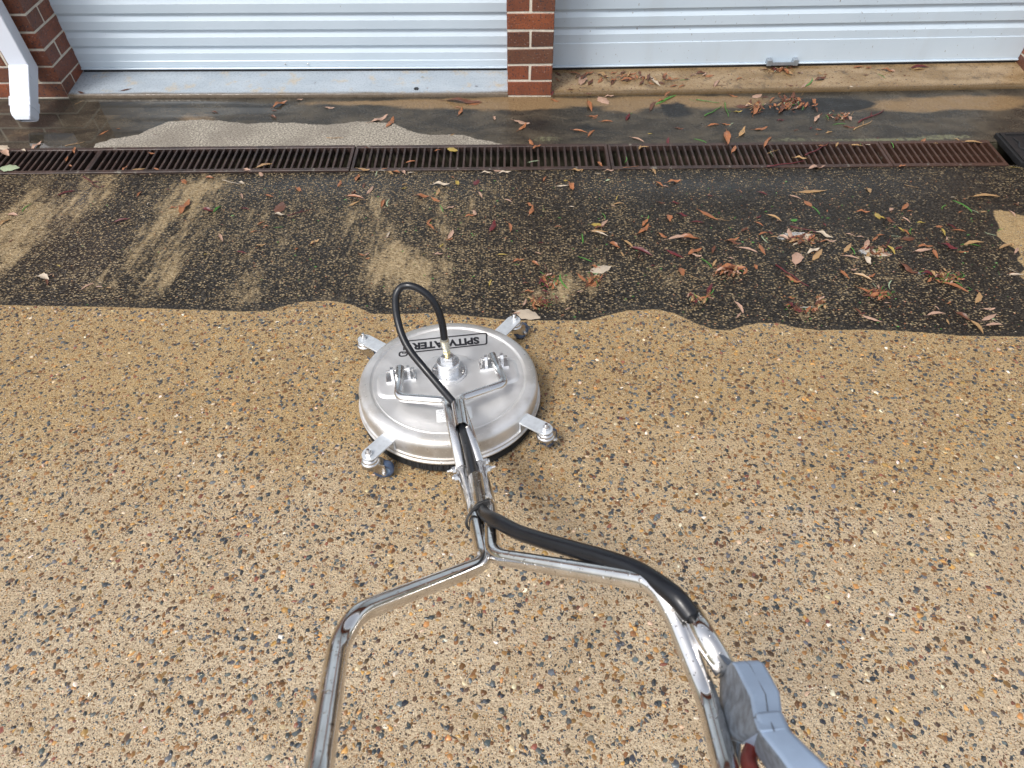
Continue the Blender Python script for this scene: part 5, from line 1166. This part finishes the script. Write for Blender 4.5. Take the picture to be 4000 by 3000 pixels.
# crumbs: tiny bits nobody could count
def crumbs(name, fn, N, lo, hi, mat, label):
    bm = bmesh.new(); rr = random.Random(len(name)*7+N)
    for _ in range(N):
        p, n_ = fn(rr)
        if p is None: continue
        s = lo+(hi-lo)*rr.random()**2; t = rr.uniform(0, 6.28); q = [p+Vector((math.cos(t+k*2.1)*s*rr.uniform(.5, 1.1), math.sin(t+k*2.1)*s*rr.uniform(.25, .6), 0)) for k in range(3)]
        vs = [bm.verts.new(x) for x in q]; tp = bm.verts.new(p+n_*s*.35); bm.faces.new(vs[::-1])
        for k in range(3): bm.faces.new((vs[k], vs[(k+1) % 3], tp))
    o = from_bm(name, bm, mat); tag(o, label, 'debris', kind='stuff'); return o
def on_sill_r(rr):
    x = rr.random()**1.3*LR*.75+.02; y = rr.uniform(.012, REV-.02); p = MR @ Vector((x, y, .0213+.022*(y-.01)/(REV*1.15))); return p, Vector((0, 0, 1))
def on_apr(rr):
    u = rr.choice([rr.gauss(1650, 120), rr.gauss(2450, 350), rr.uniform(1000, 3900)]); v = rr.choice([rr.gauss(450, 22), rr.uniform(400, 555)])
    p = on_flat(u, v, .0003)
    return (p, Vector((0, 0, 1))) if GY1+.01 < p.y < 3.46 else (None, None)
def on_drv(rr):
    u = rr.uniform(0, 4000)*.5+rr.choice([0, 1000, 2000, 2000]); v = rr.uniform(690, 1300); p = on_drive(u, v)
    return (p+NG*.0003, NG) if clean_fn(np.array([p.x]), np.array([p.y]))[0] < -.01 and p.y < YD+.02 else (None, None)
def on_drv2(rr):
    u = 4000*rr.random()**.6; v = rr.uniform(700, 1290); p = on_drive(u, v)
    return (p+NG*.0003, NG) if clean_fn(np.array([p.x]), np.array([p.y]))[0] < -.01 and p.y < YD+.02 else (None, None)
crumbs('leaf_crumbs', on_sill_r, 700, .002, .009, LM['b'], 'dark brown leaf crumbs scattered over the muddy right sill')
crumbs('soil_crumbs', on_apr, 900, .0015, .006, M_INK, 'black soil crumbs scattered over the apron')
crumbs('bark_crumbs', on_drv2, 900, .002, .007, LM['o'], 'orange-brown leaf bits strewn over the dark concrete')
crumbs('pale_crumbs', on_drv, 420, .0015, .0045, LM['w'], 'pale seed and leaf bits strewn over the dark concrete')
crumbs('grass_clippings', on_drv2, 260, .003, .010, LM['g'], 'short green grass clippings strewn over the dark concrete')
# the black chip lying on the left sill
c, n_, _ = surf(1626, 347); bm = bmesh.new(); prism(bm, [(-.009, -.010), (.008, -.012), (.013, .002), (.006, .011), (-.006, .010), (-.013, .0)], 0, .004, Matrix.Translation(c))
tag(from_bm('rubber_chip', bm, M_BLACKR), 'small black angular chip lying on the blue-grey left sill', 'chip')
# past 280 leaves in view the smallest ones are joined
PLACED.sort(key=lambda q: -q[0]); bpy.context.view_layer.update()
leaves = [q for q in PLACED if q[1]['category'] == 'leaf']
bm = bmesh.new(); mats = []
for L_, o in leaves[280:]:
    tmp = bmesh.new(); tmp.from_mesh(o.data); bmesh.ops.transform(tmp, matrix=o.matrix_world, verts=tmp.verts)
    mt = o.data.materials[0]; mats.append(mt) if mt not in mats else None
    for f in tmp.faces: f.material_index = mats.index(mt)
    x = bpy.data.meshes.new('x'); tmp.to_mesh(x); tmp.free(); bm.from_mesh(x)
    for l in lbl_count.values():
        if o in l: l.remove(o)
    bpy.data.objects.remove(o)
me = bpy.data.meshes.new('small_leaves'); bm.to_mesh(me); bm.free()
for mt in mats: me.materials.append(mt)
tag(add('small_leaves', me), 'small dry leaves and leaf pieces strewn between the larger ones', 'leaves', kind='stuff')
# labels that coincide describe pieces nothing tells apart: they share a group
for lab, obs in lbl_count.items():
    if len(obs) > 1:
        obs.sort(key=lambda o: o.matrix_world.translation.x)
        ws = {2: ('left one', 'right one'), 3: ('left one', 'middle one', 'right one')}.get(len(obs))
        for i, o in enumerate(obs):
            if ws and len(lab.replace('-', ' ').split()) <= 14: o['label'] = lab+', '+ws[i]+(' of two' if len(obs) == 2 and False else '')
            else: o['group'] = 'alike: '+lab
for o in bpy.data.objects:
    if 'label' in o and len(o['label'].replace('-', ' ').split()) > 16: print('LONG', o['label'])
print('labels', len(lbl_count), 'dup', sum(len(v) for v in lbl_count.values() if len(v) > 1), 'objects', len(bpy.data.objects))
